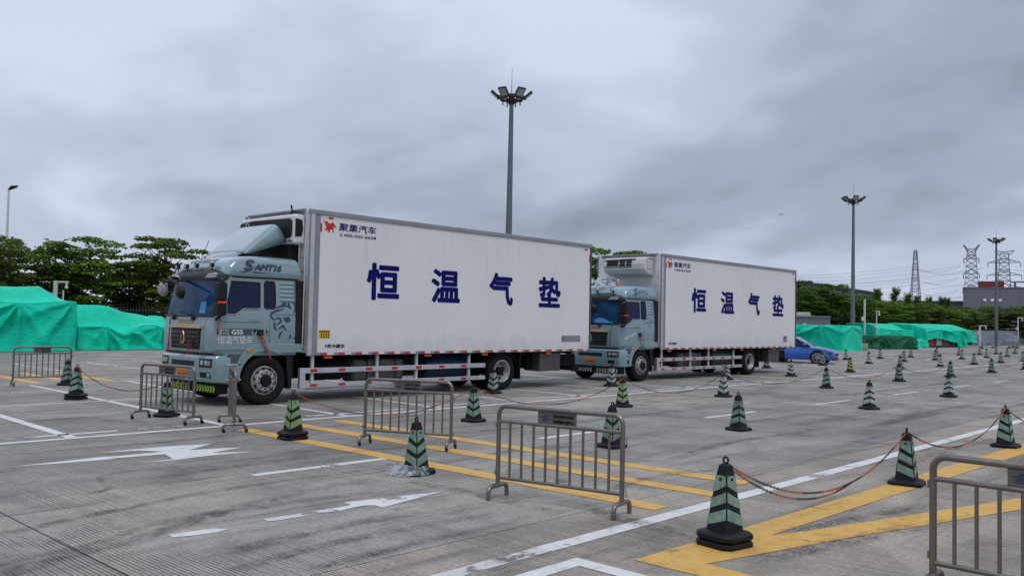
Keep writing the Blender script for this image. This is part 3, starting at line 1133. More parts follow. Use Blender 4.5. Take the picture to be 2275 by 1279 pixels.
    b.tube([side_pt(CAB, 0.36 + 0.9 * k / 10, 1.635, 0.011) for k in range(11)], 0.005, 5)
    b.build('door_crease', CHASSIS, door)
    b = MB()
    b.box(1.165, 1.30, -1.245, -1.195, 1.37, 1.50)
    h = b.build('door_handle', BLACK, door, bevel=0.015)
    b = MB()
    b.box(1.17, 1.25, -1.232, -1.2, 1.345, 1.368)
    b.build('handle_lamp', ORANGE, h)
    # rear quarter window
    b = MB()
    b.slab(lambda u, v, o: side_pt(CAB, 1.335 + 0.225 * u, 1.935 + 0.51 * v, o), 4, 8, 0.010, -0.02)
    qw = b.build('quarter_window', DARK_GLASS, root, True)
    pts = [side_pt(CAB, x, z, 0.010) for x, z in smooth_poly([(1.335, 1.94), (1.45, 1.925), (1.56, 1.94), (1.565, 2.2), (1.545, 2.44), (1.44, 2.45), (1.335, 2.44), (1.33, 2.2)], 3)]
    b = MB()
    b.tube(pts + [pts[0]], 0.014, 6)
    b.build('window_seal', BLACK, qw)
    # louvred panel
    for k in range(5):
        b = MB()
        z = 2.06 + 0.085 * k
        b.slab(lambda u, v, o: side_pt(CAB, 1.66 + 0.36 * u, z + 0.06 * v, o + 0.018 * math.sin(math.pi * v) * min(1, 8 * u, 8 * (1 - u))), 9, 5, 0.003, -0.01)
        b.build('louvre', P, cab, True)
    # hatch line
    b = MB()
    hp = [side_pt(CAB, x, z, 0.002) for x, z in ((1.45, 1.22), (1.45, 1.80), (2.05, 1.80), (2.05, 1.22))]
    for p, q in zip(hp, hp[1:]):
        b.tube([p, q], 0.004, 5)
    b.build('locker_seam', CHASSIS, cab)

    SD = lambda u, v: side_pt(CAB, u, v, 0.0155)
    if first:
        b = MB()
        b.slab(lambda u, v, o: side_pt(CAB, 0.335 + 0.72 * u, 1.385 + 0.125 * v, o), 8, 2, 0.0145, 0.0)
        for k in range(16):
            r_ = random.Random(k + 3)
            x, z, s = 1.06 + 0.09 * r_.random(), 1.39 + 0.11 * r_.random(), 0.008 + 0.008 * r_.random()
            b.slab(lambda u, v, o: side_pt(CAB, x + s * 2 * u, z + s * 2 * v, o), 2, 2, 0.0145, 0.0)
        for k in range(12):
            r_ = random.Random(k + 33)
            x, z, s = 1.32 + 0.12 * r_.random(), 1.36 + 0.13 * r_.random(), 0.006 + 0.006 * r_.random()
            b.slab(lambda u, v, o: side_pt(CAB, x + s * 2 * u, z + s * 2 * v, o), 2, 2, 0.003, -0.01)
        b.build('dark_decal_band', mat('decal_slate', (0.045, 0.06, 0.08), 0.5), door)
        decal_text('decal_lettering', 'G5S', 0.61, 0.86, 1.40, 1.495, lambda u, v: side_pt(CAB, u, v, 0.0165), WHITE_VINYL, door, 0.035)
        decal_text('decal_lettering', '绿色节能', 0.375, 0.565, 1.455, 1.498, lambda u, v: side_pt(CAB, u, v, 0.0165), WHITE_VINYL, door, 0.01)
        decal_text('decal_lettering', '实力升级', 0.375, 0.565, 1.398, 1.441, lambda u, v: side_pt(CAB, u, v, 0.0165), WHITE_VINYL, door, 0.01)
        decal_text('door_lettering', '恒温气垫车', 0.34, 1.07, 1.215, 1.37, SD, WHITE_VINYL, door, 0.006)
        decal_text('roof_side_lettering', 'AMT16', 1.05, 1.66, 2.655, 2.80, lambda u, v: side_pt(ROOF, u + (v - 2.66) * 0.38, v, 0.004), mat('decal_ink', (0.03, 0.05, 0.085), 0.45), roof, 0.075)
        decal_text('roof_side_lettering', 'S', 0.86, 1.06, 2.63, 2.875, lambda u, v: side_pt(ROOF, u + (v - 2.66) * 0.3 - 0.03, v, 0.004), MATS['decal_ink'], roof, 0.05)
        b = MB()
        b.add([side_pt(ROOF, x, z, 0.004) for x, z in ((0.72, 2.635), (0.86, 2.60), (0.95, 2.64), (0.86, 2.625))], [(0, 1, 2, 3)])
        b.add([side_pt(ROOF, x, z, 0.004) for x, z in ((1.03, 2.635), (1.5, 2.622), (1.03, 2.605))], [(0, 1, 2)])
        b.add([side_pt(ROOF, x, z, 0.004) for x, z in ((1.05, 2.73), (1.10, 2.735), (1.10, 2.75), (1.05, 2.745))], [(0, 1, 2, 3)])
        b.build('lettering_swash', MATS['decal_ink'], roof)
        # line drawing of a roaring big cat on the rear cab side
        b = MB()
        strokes = [[(1.871, 2.052), (1.889, 2.083), (1.96, 2.075), (2.023, 2.028), (2.031, 1.942), (2.005, 1.832)], [(1.88, 2.067), (1.889, 1.989), (1.933, 1.911)], [(1.586, 1.918), (1.675, 1.965), (1.8, 1.981), (1.942, 1.95)], [(1.737, 1.989), (1.755, 2.028), (1.835, 2.036)], [(1.764, 1.911), (1.675, 1.895), (1.568, 1.864), (1.479, 1.825), (1.47, 1.798)], [(1.475, 1.793), (1.493, 1.738), (1.547, 1.691)], [(1.547, 1.691), (1.613, 1.731), (1.675, 1.723), (1.702, 1.676), (1.666, 1.629), (1.586, 1.598)], [(1.559, 1.66), (1.55, 1.598), (1.568, 1.535), (1.622, 1.485)], [(1.654, 1.516), (1.711, 1.543), (1.755, 1.582), (1.782, 1.535), (1.835, 1.472)], [(1.764, 1.746), (1.844, 1.645)], [(1.809, 1.757), (1.889, 1.652)], [(1.862, 1.762), (1.925, 1.676)], [(1.737, 1.472), (1.684, 1.394), (1.666, 1.316)], [(1.933, 1.402), (1.916, 1.308)], [(2.028, 1.355), (2.017, 1.313)]]
        for s in strokes:
            n = len(s)
            dense = []
            for i in range(n - 1):
                p0, p1, p2, p3 = s[max(i - 1, 0)], s[i], s[i + 1], s[min(i + 2, n - 1)]
                for k in range(5):
                    t = k / 5
                    dense.append(tuple(0.5 * ((2 * q) + (-a + c) * t + (2 * a - 5 * q + 4 * c - d) * t * t + (-a + 3 * q - 3 * c + d) * t ** 3) for a, q, c, d in zip(p0, p1, p2, p3)))
            dense.append(s[-1])
            vs = []
            for i, p in enumerate(dense):
                q0, q1 = Vector(dense[max(i - 1, 0)]), Vector(dense[min(i + 1, len(dense) - 1)])
                d = (q1 - q0).normalized()
                w = 0.016 * (0.45 + math.sin(math.pi * (i + 0.5) / len(dense)))
                for sg in (1, -1):
                    vs.append(side_pt(CAB, p[0] - d.y * w * sg, p[1] + d.x * w * sg, 0.004))
            b.add(vs, [(2 * i, 2 * i + 1, 2 * i + 3, 2 * i + 2) for i in range(len(dense) - 1)])
        b.build('big_cat_drawing', MATS['decal_ink'], cab)
    else:
        sl = lambda u, v: side_pt(CAB, u, v + (u - 0.42) * 0.32, 0.0155)
        decal_text('door_lettering', '恒温气垫车', 0.42, 1.02, 1.25, 1.345, sl, WHITE_VINYL, door, 0.03)
        decal_text('roof_side_lettering', 'AMT16', 1.06, 1.62, 2.66, 2.79, lambda u, v: side_pt(ROOF, u + (v - 2.66) * 0.25, v, 0.004), mat('decal_faded', (0.10, 0.20, 0.28), 0.45), roof, 0.03)
        decal_text('roof_side_lettering', 'S', 0.90, 1.06, 2.62, 2.85, lambda u, v: side_pt(ROOF, u + (v - 2.66) * 0.3, v, 0.004), mat('decal_ink', (0.035, 0.065, 0.10), 0.45), roof, 0.02)
        b = MB()
        for k in range(26):
            r_ = random.Random(k)
            x, z, s = 1.6 + 0.38 * r_.random(), 1.36 + 0.6 * r_.random(), 0.02 + 0.03 * r_.random()
            b.slab(lambda u, v, o: side_pt(CAB, x + s * u * 0.5, z + s * 2 * v, o), 2, 2, 0.003, -0.01)
        b.build('faded_drawing', mat('decal_ghost', (0.13, 0.22, 0.26), 0.45), cab)
    decal_text('door_badge', '重汽 汕德卡', 1.0, 1.22, 1.655, 1.685, lambda u, v: side_pt(CAB, u, v, 0.0155), GOLD, door, 0.02)

    # ---------------- grille
    FR = lambda y, z, o: front_pt(CAB, y, z, o)
    b = MB()
    b.slab(lambda u, v, o: FR((0.68 - 0.04 * (1 - v)) * (1 - 2 * u), 1.10 + 0.42 * v, o), 15, 4, 0.006, -0.02)
    gr = b.build('grille', BLACK, root, True)
    for k in range(4):
        b = MB()
        z = 1.15 + 0.085 * k
        b.slab(lambda u, v, o: FR(0.62 * (1 - 2 * u), z + 0.035 * v, o), 13, 2, 0.022, 0.0)
        b.build('grille_slat', mat('grille_slat_dark', (0.02, 0.021, 0.024), 0.35), gr)
    b = MB()
    b.slab(lambda u, v, o: FR(0.71 * (1 - 2 * u), 1.505 + (0.045 + 0.03 * math.sin(math.pi * u)) * v, o), 15, 3, 0.05, -0.01)
    b.build('grille_top_trim', mat('trim_tan', (0.50, 0.36, 0.20) if first else (0.5, 0.26, 0.05), 0.4, 0.2), gr, True)
    b = MB()
    b.prism([(0, 1.46), (0.05, 1.38), (0.085, 1.27), (0.06, 1.20), (-0.06, 1.20), (-0.085, 1.27), (-0.05, 1.38)], lambda u, v, w: FR(u, v, w), 0.045, 0.0)
    b.build('emblem', GOLD, gr, bevel=0.008)
    b = MB()
    b.prism([(0, 1.41), (0.022, 1.30), (0.03, 1.24), (-0.03, 1.24), (-0.022, 1.30)], lambda u, v, w: FR(u, v, w), 0.055, 0.04)
    b.build('emblem_mark', BLACK, gr)
    if first:
        decal_text('front_lettering', 'SITRAK', -0.36, 0.36, 1.60, 1.68, lambda u, v: FR(-u, v, 0.012), GOLD, root, 0.01)
    else:
        decal_text('front_lettering', '中国', -0.36, -0.05, 1.585, 1.675, lambda u, v: FR(-u, v, 0.012), mat('letter_green', (0.05, 0.18, 0.06), 0.5), root, 0.01)
        decal_text('front_lettering', '重汽', 0.05, 0.36, 1.585, 1.675, lambda u, v: FR(-u, v, 0.012), mat('letter_rust', (0.4, 0.12, 0.02), 0.5), root, 0.01)
    # corner deflector panels
    for s in (-1, 1):
        b = MB()
        b.slab(lambda u, v, o: FR(s * (0.80 + 0.35 * u), 1.08 + 0.60 * v, o), 9, 4, 0.012, -0.02)
        b.build('corner_panel', P, root, True)
        b = MB()
        b.tube([FR(s * 0.79, 1.08, 0.008), FR(s * 0.78, 1.52, 0.008), FR(s * 0.84, 1.69, 0.008)], 0.008, 5)
        b.build('panel_seam', CHASSIS, root)
    # ---------------- bumper
    b = MB()
    loft(b, BUMP, [q[0] for q in BUMP])
    bp = b.build('bumper', P, root, True)
    BF = lambda y, z, o: front_pt(BUMP, y, z, o)
    b = MB()
    b.slab(lambda u, v, o: BF(0.50 * (1 - 2 * u), 0.77 + 0.10 * v, o), 11, 3, 0.006, -0.02)
    b.build('bumper_air_slot', BLACK, bp)
    b = MB()
    b.slab(lambda u, v, o: BF(1.05 * (1 - 2 * u), 0.985 + 0.05 * v, o), 17, 2, -0.01, -0.12)
    b.build('bumper_gap', BLACK, bp)
    for s in (-1, 1):
        b = MB()
        b.slab(lambda u, v, o: BF(s * (0.70 + 0.42 * u), 0.76 + 0.165 * v, o), 10, 4, 0.007, -0.02)
        hl = b.build('headlight', BLACK, bp, True)
        for q in (0.80, 0.94):
            b = MB()
            c = BF(s * q, 0.845, 0.004)
            b.lathe([(0.055, 0.0), (0.052, -0.012), (0.035, -0.016), (0.0, -0.01)], c, 'X', 18)
            b.build('lamp', LENS, hl, True)
        b = MB()
        b.slab(lambda u, v, o: BF(s * (1.0 + 0.09 * u), 0.80 + 0.09 * v, o), 4, 3, 0.010, 0.0)
        b.build('indicator', mat('indicator_lens', (0.22, 0.2, 0.18), 0.2), hl)
        b = MB()
        b.slab(lambda u, v, o: BF(s * (0.72 + 0.36 * u), 0.56 + 0.10 * v, o), 10, 3, 0.006, -0.02)
        fl = b.build('fog_lamp_recess', BLACK, bp, True)
        b = MB()
        b.lathe([(0.042, 0.0), (0.04, -0.012), (0.0, -0.016)], BF(s * 1.02, 0.61, 0.004), 'X', 16)
        b.build('fog_lamp', LENS, fl, True)
    b = MB()
    b.slab(lambda u, v, o: BF(0.22 - 0.44 * u, 0.565 + 0.13 * v, o), 5, 3, 0.014, 0.0)
    lp = b.build('license_plate', mat('plate_amber', (0.70, 0.20, 0.015), 0.5), bp)
    b = MB()
    for k in range(7):
        y = 0.17 - 0.055 * k - (0.02 if k > 1 else 0)
        b.slab(lambda u, v, o: BF(y - 0.03 * u, 0.59 + 0.075 * v, o), 2, 2, 0.016, 0.012)
    b.build('plate_marks', INK, lp)
    # lower valance with chevrons
    b = MB()
    b.box(0.42, 0.66, -1.08, 0.86, 0.24, 0.45)
    vl = b.build('valance', CHASSIS, root, bevel=0.02)
    chev = mat('chevron_lime', (0.42, 0.62, 0.02), 0.4) if first else mat('chevron_white', (0.6, 0.6, 0.58), 0.4)
    for k in range(-8, 9):
        y = 0.105 * k - 0.12
        s = 1 if k >= 0 else -1
        if k == 0:
            continue
        b = MB()
        b.prism([(y, 0.275), (y + 0.05, 0.275), (y + 0.05 + 0.05 * s, 0.335), (y + 0.05, 0.395), (y, 0.395), (y + 0.05 * s, 0.335)], lambda u, v, w: (w, u, v), 0.412, 0.42)
        b.build('chevron', chev, vl)
    # ---------------- steps, arch
    b = MB()
    b.box(0.50, 0.84, -1.19, -0.75, 0.47, 1.07)
    st = b.build('step_housing', P, root, bevel=0.02)
    for z0, z1 in ((0.83, 1.02), (0.54, 0.68)):
        b = MB()
        b.box(0.56, 0.82 if z0 > 0.7 else 0.74, -1.196, -1.1, z0, z1)
        b.build('step_recess', mat('step_dark', (0.06, 0.08, 0.085), 0.6) if z0 > 0.7 else BLACK, st)
        b = MB()
        b.box(0.53, 0.85, -1.215, -1.1, z0 - 0.03, z0)
        b.build('step_tread', ALU, st, bevel=0.006)
    arch = [(0.70, 0.50), (0.72, 0.72), (0.80, 0.93), (0.93, 1.09), (1.10, 1.185), (1.30, 1.22), (1.7, 1.22), (2.235, 1.215), (2.245, 1.04),
            (1.96, 1.04), (1.78, 1.03)]
    for k in range(9):
        a = R(62 + k * 14.5)
        arch.append((1.39 + 0.575 * math.cos(a), 0.50 + 0.575 * math.sin(a)))
    arch.append((0.83, 0.50))
    for s in (-1, 1):
        b = MB()
        b.prism(arch, lambda u, v, w: (u, w, v), s * 1.215, s * 0.80)
        ar = b.build('wheel_arch', P, root, bevel=0.025)
        b = MB()
        b.lathe([(0.042, 0.0), (0.038, s * 0.012), (0.0, s * 0.016)], (1.0, s * 1.214, 1.075), 'Y', 14)
        b.build('side_marker', ORANGE, ar, True)
        b = MB()
        b.prism([(1.95, 0.30), (2.02, 0.30), (2.04, 1.05), (1.86, 1.05)], lambda u, v, w: (u, w, v), s * 1.16, s * 0.84)
        b.build('mudguard', BLACK, root, bevel=0.01)
        make_wheel(root, 1.39, s * 1.16, False, s, 0.2 + s)
        make_wheel(root, 8.24, s * 1.17, True, s, 0.5 + s)
        b = MB()
        b.lathe([(0.30, 0.0), (0.44, 0.01), (0.484, 0.05), (0.484, 0.23), (0.44, 0.28), (0.30, 0.28)], (8.24, s * 0.50 - 0.14, 0.485), 'Y', 40)
        b.build('inner_tyre', RUBBER, root, True)
        # mirrors
        b = MB()
        a0 = side_pt(CAB, 0.42, 2.42, 0.0)
        b.tube([(a0.x, a0.y * -s, 2.44), (0.36, s * 1.27, 2.46), (0.32, s * 1.34, 2.42), (0.32, s * 1.35, 2.38)], 0.03, 8)
        if s < 0:
            b.build('mirror_arm', BLACK, root, True)
        b = MB()
        b.tube([(0.33, s * 1.15, 1.69), (0.26, s * 1.28, 1.69), (0.26, s * 1.34, 1.72), (0.30, s * 1.36, 1.80)], 0.035, 8)
        mi_ = b.build('mirror', BLACK, root, True)
        b = MB()
        if s > 0:
            bpy.data.objects.remove(mi_)
            continue
        for z0, z1 in ((2.03, 2.40), (1.76, 2.01)):
            b.box(0.25, 0.43, s * 1.26 - 0.11, s * 1.26 + 0.11, z0, z1)
        b.build('mirror_housing', BLACK, mi_, bevel=0.04)
        b = MB()
        b.box(0.432, 0.436, s * 1.26 - 0.08, s * 1.26 + 0.08, 2.07, 2.36)
        b.box(0.432, 0.436, s * 1.26 - 0.08, s * 1.26 + 0.08, 1.79, 1.98)
        b.build('mirror_glass', mat('mirror_glass', (0.6, 0.63, 0.66), 0.05, 1.0), mi_)
        b = MB()
        b.box(0.24, 0.40, s * 1.335, s * 1.385, 1.985, 2.03)
        b.build('mirror_flag', mat('flag_red', (0.7, 0.03, 0.01), 0.5), mi_, bevel=0.01)
    # far front blind-spot mirror on an arm
    b = MB()
    b.tube([(0.34, 0.50, 2.50), (0.10, 0.38, 2.50), (-0.02, 0.08, 2.45), (-0.03, -0.22, 2.38), (-0.03, -0.34, 2.28)], 0.028, 8)
    if first:
        b.build('front_mirror_arm', BLACK, root, True)
        b = MB()
        b.tube([(0.46, 1.10, 2.44), (0.42, 1.28, 2.46), (0.44, 1.38, 2.42)], 0.03, 8)
    fm = b.build('front_mirror', BLACK, root, True)
    b = MB()
    b.lathe([(0.0, -0.06), (0.09, -0.05), (0.135, 0.0), (0.14, 0.04), (0.0, 0.045)], (-0.03, -0.36, 2.20), 'X', 20)
    b.build('mirror_bowl', BLACK, fm, True)
    if first:
        b = MB()
        b.lathe([(0.0, -0.07), (0.10, -0.06), (0.155, 0.0), (0.16, 0.05), (0.0, 0.055)], (0.44, 1.40, 2.30), 'X', 20)
        b.build('mirror_bowl', mat('mirror_back_grey', (0.28, 0.27, 0.26), 0.4), fm, True)
    # ribbons
    def ribbon(pts, w=0.022):
        b = MB()
        vs = []
        for i, p in enumerate(pts):
            p = Vector(p)
            d = Vector((0.5, 0.5, 0.1)).normalized() * w * (1 + 0.3 * math.sin(i * 2.1))
            vs += [p - d, p + d]
        b.add(vs, [(2 * i, 2 * i + 1, 2 * i + 3, 2 * i + 2) for i in range(len(pts) - 1)])
        o = b.build('red_ribbon', RIBBON, root)
        o.modifiers.new('solid', 'SOLIDIFY').thickness = 0.006
    ribbon([(1.24, -1.26, 1.39), (1.30, -1.28, 1.30), (1.35, -1.27, 1.18), (1.42, -1.25, 1.05), (1.46, -1.26, 0.92)], 0.028)
    if first:
        ribbon([(0.17, 0.46, 1.30), (0.16, 0.45, 1.2), (0.15, 0.46, 1.1), (0.16, 0.44, 1.0)])
        ribbon([(0.17, -0.42, 1.28), (0.16, -0.43, 1.17), (0.15, -0.42, 1.08), (0.16, -0.44, 0.98)], 0.03)
        ribbon([(0.27, -1.33, 1.74), (0.26, -1.35, 1.63), (0.27, -1.34, 1.52), (0.28, -1.35, 1.42)], 0.022)

    # ---------------- roof equipment
    if first:
        def dfl(u, v, o):
            # half width 0.78
            # v along (front to rear), u across
            a = math.pi * u
            w = 0.80 - 0.02 * v
            cz = abs(math.sin(a)) ** 0.26
            x = 1.04 + 0.97 * v - 0.22 * v * cz + 0.04 * math.cos(a) ** 2
            zt = 3.03 + 0.65 * v ** 0.93
            zb = 3.0 + 0.32 * v ** 1.15
            cy = -math.copysign(abs(math.cos(a)) ** 0.17, math.cos(a))
            return Vector((x, (w - o) * cy, zb + (zt - zb) * cz - o))
        b = MB()
        b.grid(lambda u, v: dfl(u, v, 0.0), 61, 13)
        df = b.build('roof_deflector', P, root, True, angle=38)
        sm = df.modifiers.new('solid', 'SOLIDIFY')
        sm.thickness = 0.025
        b = MB()
        b.grid(lambda u, v: Vector((0.90 + 0.24 * v + 0.06 * (2 * u - 1) ** 2, 0.72 * (2 * u - 1), 2.90 + 0.17 * math.sin(min(1, v * 1.3) * math.pi / 2))), 17, 7)
        b.grid(lambda u, v: Vector((1.14 + 0.06 * (2 * u - 1) ** 2 + 0.05 * v, 0.72 * (2 * u - 1), 3.07 - 0.17 * v)), 17, 3)
        b.build('deflector_base', P, df, True)
        b = MB()
        b.box(1.09, 1.13, -0.5, 0.5, 3.068, 3.088)
        b.build('deflector_slot', BLACK, df)
        b = MB()
        for y in (-0.62, 0.62):
            b.tube([(1.55, y, 2.95), (1.62, y, 3.5)], 0.03, 8)
        b.tube([(1.0, -0.7, 2.97), (1.9, -0.7, 2.99)], 0.03, 6)
        b.tube([(1.0, 0.7, 2.97), (1.9, 0.7, 2.99)], 0.03, 6)
        b.build('deflector_stay', BLACK, df)
        b = MB()
        b.tube([(0.86, 0.55, 2.93), (1.0, 0.53, 3.33)], 0.007, 5)
        b.build('aerial', BLACK, root)
        b = MB()
        b.box(2.06, 2.29, -0.86, 0.9, 2.9, 3.275)
        b.build('unit_lower_black_box', BLACK, root, bevel=0.02)  # black box filling the dark space between cab roof and unit
        # refrigeration unit
        b = MB()
        b.box(2.03, 2.29, -1.09, 1.08, 3.27, 3.90)
        ru = b.build('refrigeration_unit', mat('unit_white', (0.62, 0.63, 0.64), 0.35, var=0.06), root, bevel=0.06)
        ru.modifiers['bevel'].segments = 4
        b = MB()
        b.prism([(1.06, 3.42), (1.06, 3.80), (0.5, 3.84), (-0.9, 3.81), (-1.0, 3.76), (-1.0, 3.46), (-0.92, 3.40), (0.98, 3.36)], lambda u, v, w: (w, u, v), 2.005, 2.05)
        ug = b.build('unit_grille', BLACK, ru, bevel=0.02)
        for k in range(9):
            b = MB()
            b.box(1.995, 2.007, -0.92, 0.55, 3.45 + 0.036 * k, 3.461 + 0.036 * k)
            b.build('grille_bar', mat('grille_slat_dark', (0.02, 0.021, 0.024), 0.35), ug)
        b = MB()
        b.prism([(2.045, 3.42), (2.20, 3.44), (2.23, 3.60), (2.20, 3.78), (2.045, 3.80)], lambda u, v, w: (u, w, v), -1.098, -1.085)
        b.build('unit_side_grille', BLACK, ug)
        b = MB()
        b.lathe([(0.0, 0.0), (0.06, -0.002), (0.07, 0.004)], (1.992, 0.72, 3.71), 'X', 20)
        bo = b.build('unit_badge', NAVY, ug, True)
        b = MB()
        b.lathe([(0.068, -0.006), (0.082, -0.006), (0.082, 0.012), (0.068, 0.012)], (1.995, 0.72, 3.71), 'X', 24, closed=True)
        b.build('badge_rim', CHROME, ug, True)
        decal_text('unit_lettering', 'SUPRA', 0.76, 1.02, 3.315, 3.36, lambda u, v: Vector((2.026, -u, v)), INK, ru, 0.02)
        b = MB()
        b.tube([(2.2, -0.7, 3.93), (2.2, -0.7, 4.03), (2.18, -0.7, 4.12)], 0.02, 6)
        b.tube([(2.2, -0.95, 3.90), (2.16, -0.82, 4.0), (2.2, -0.62, 3.92)], 0.012, 6)
        b.build('hose_bracket', BLACK, ru)
    else:
        b = MB()
        prof = [(2.29, 3.30), (2.1, 3.30), (1.84, 3.38), (1.72, 3.50), (1.70, 3.66), (1.74, 3.82), (1.82, 3.88), (2.29, 3.90)]
        b.prism(prof, lambda u, v, w: (u, w, v), -1.0, 0.62)
        ru = b.build('refrigeration_unit', mat('unit_pale_grey', (0.50, 0.505, 0.51), 0.4, var=0.1, dirt=0.25, dirt_col=(0.2, 0.19, 0.17)), root, bevel=0.06)
        ru.modifiers['bevel'].segments = 3
        b = MB()
        sx = lambda z: 1.70 + (0.04 * (z - 3.66) / 0.18 if z > 3.66 else 0.02 * (3.66 - z) / 0.16)
        b.prism([(-0.52, 3.55), (-0.68, 3.84), (0.55, 3.82), (0.52, 3.55)], lambda u, v, w: (sx(v) + w, u, v), -0.008, 0.02)
        ug = b.build('unit_grille', mat('unit_grey', (0.13, 0.13, 0.135), 0.5), ru)
        for y0, y1 in ((0.0, 0.45), (-0.27, -0.05), (-0.52, -0.32)):
            for z0, z1 in (((3.61, 3.81),) if y0 >= 0 else ((3.60, 3.67), (3.69, 3.75), (3.77, 3.83))):
                b = MB()
                b.prism([(y0, z0), (y1, z0), (y1, z1), (y0, z1)], lambda u, v, w: (sx(v) + w, u, v), -0.016, 0.0)
                b.build('grille_opening', BLACK, ug)
        b = MB()
        for z0, z1, x0, x1 in ((3.50, 3.508, 1.9, 2.22), (3.83, 3.838, 1.9, 2.22), (3.5, 3.835, 1.9, 1.908), (3.5, 3.835, 2.212, 2.22)):
            b.box(x0, x1, -1.004, -0.995, z0, z1)
        b.box(1.98, 2.16, -1.004, -0.995, 3.84, 3.855)
        b.build('access_panel_seam', INK, ru)
        # chrome horns and beacon
        for y0, L in ((0.32, 0.62), (-0.02, 0.75), (-0.4, 0.68)):
            b = MB()
            b.tube([(0.85 + L, y0, 3.09), (0.85 + 0.45 * L, y0, 3.09), (0.80, y0, 3.09), (0.70, y0, 3.09)], 0.05, 14, radii=[0.03, 0.04, 0.065, 0.11])
            b.cyl((1.2, y0, 2.94), (1.2, y0, 3.06), 0.025)
            b.build('air_horn', CHROME, root, True, angle=60)
        for y0 in (0.62, -0.62):
            b = MB()
            b.lathe([(0.06, 2.93), (0.06, 2.99), (0.05, 3.04), (0.0, 3.05)], (0.88, y0, 0), 'Z', 14)
            b.build('beacon', ORANGE, root, True)
        b = MB()
        b.prism([(1.0, 2.94), (1.55, 2.95), (1.5, 3.14), (1.15, 3.16)], lambda u, v, w: (u, w, v), -0.45, 0.45)
        b.build('horn_cover', mat('cover_silver', (0.42, 0.47, 0.5), 0.25, 0.7), root, bevel=0.03)

    # ---------------- cargo box
    X0, X1, HW, Z0, Z1 = 2.305, 11.73, 1.26, 1.03, 3.985
    b = MB()
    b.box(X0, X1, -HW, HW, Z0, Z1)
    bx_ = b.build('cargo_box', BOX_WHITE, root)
    for s in (-1, 1):
        b = MB()
        b.box(X0 - 0.03, X0 + 0.235, s * HW - 0.014, s * HW + 0.014, Z0 - 0.06, Z1 - 0.08)
        b.build('corner_post', TRIM_GREY, bx_, bevel=0.012)
        b = MB()
        b.box(X0 - 0.004, X0 + 0.10, s * HW - 0.024, s * HW + 0.024, Z0 - 0.07, Z1 + 0.03)
        b.build('corner_bead', ALU, bx_, bevel=0.018)
        b = MB()
        b.box(X0 - 0.05, X1 + 0.02, s * HW - 0.03, s * HW + 0.03, Z1 - 0.075, Z1 + 0.025)
        b.build('top_rail', TRIM_GREY, bx_, bevel=0.012)
        b = MB()
        b.box(X0 + 0.24, X1, s * HW - 0.018, s * HW + 0.018, Z0 - 0.06, Z0 + 0.002)
        b.build('bottom_rail', TRIM_GREY, bx_, bevel=0.006)
    b = MB()
    b.box(X0 - 0.07, X0 + 0.0, -HW + 0.2, HW - 0.2, Z1 - 0.05, Z1 + 0.03)
    b.box(X0 - 0.12, X0 - 0.07, -HW + 0.06, HW - 0.2, Z1 - 0.01, Z1 + 0.03)
    b.build('front_header', TRIM_GREY, bx_, bevel=0.01)
    b = MB()
    b.box(X1 - 0.03, X1 + 0.05, -HW - 0.014, -HW + 0.07, Z0 - 0.08, Z1 + 0.035)
    b.box(X1 - 0.03, X1 + 0.05, HW - 0.07, HW + 0.014, Z0 - 0.08, Z1 + 0.035)
    b.box(X1, X1 + 0.05, -HW + 0.07, HW - 0.07, Z1 - 0.08, Z1 + 0.035)
    b.box(X1, X1 + 0.05, -HW + 0.07, HW - 0.07, Z0 - 0.08, Z0 + 0.06)
    b.build('rear_frame', mat('rear_frame_dark', (0.05, 0.052, 0.056), 0.5), bx_, bevel=0.01)
    for s in (-1, 1):
        b = MB()
        b.box(X1, X1 + 0.04, min(s * 0.01, s * 1.18), max(s * 0.01, s * 1.18), Z0 + 0.07, Z1 - 0.09)
        b.build('rear_door', BOX_WHITE, bx_, bevel=0.01)
    # faint panel joints on the side
    for k in range(1, 8):
        b = MB()
        x = X0 + (X1 - X0) * k / 8
        b.box(x - 0.002, x + 0.002, -HW - 0.0012, -HW + 0.01, Z0 + 0.01, Z1 - 0.08)
        b.build('panel_joint', mat('joint_grey', (0.69, 0.69, 0.695), 0.45), bx_)
    SB = lambda u, v: Vector((u, -HW - 0.004, v))
    for ch, x0, x1, z0, z1 in (('恒', 3.78, 4.71, 2.17, 3.00), ('温', 5.67, 6.61, 2.17, 2.97), ('气', 7.61, 8.50, 2.16, 2.99), ('垫', 9.50, 10.42, 2.16, 2.98)):
        if not first:
            z0, x0, x1 = z0 + 0.01, x0 + 0.30, x1 + 0.30
        decal_text('large_character', ch, x0, x1, z0, z1, SB, NAVY, bx_, 0.030)
    decal_text('company_lettering', '聚集汽车', 3.0, 4.01, 3.615, 3.79, SB, NAVY, bx_, 0.012, 0.12)
    decal_text('phone_lettering', '☎', 3.03, 3.11, 3.50, 3.575, SB, NAVY, bx_)
    decal_text('phone_lettering', '400-055-6638', 3.13, 4.01, 3.505, 3.565, SB, NAVY, bx_, 0.012)
    decal_text('box_type_lettering', 'F类冷藏车', 2.74, 3.24, 1.125, 1.205, SB, INK, bx_, 0.02)
    # red galloping animal logo
    lg = [(0.00, 1.0), (0.16, 0.86), (0.28, 0.98), (0.40, 0.80), (0.60, 0.78), (0.70, 0.92), (0.80, 0.84), (0.92, 0.66), (1.0, 0.50), (0.98, 0.36), (0.90, 0.52), (0.78, 0.54), (0.80, 0.30), (0.84, 0.04),
          (0.74, 0.10), (0.70, 0.32), (0.56, 0.26), (0.46, 0.02), (0.36, 0.04), (0.38, 0.24), (0.22, 0.18), (0.14, 0.24), (0.26, 0.36), (0.24, 0.56), (0.12, 0.66), (0.22, 0.72), (0.06, 0.84)]
    b = MB()
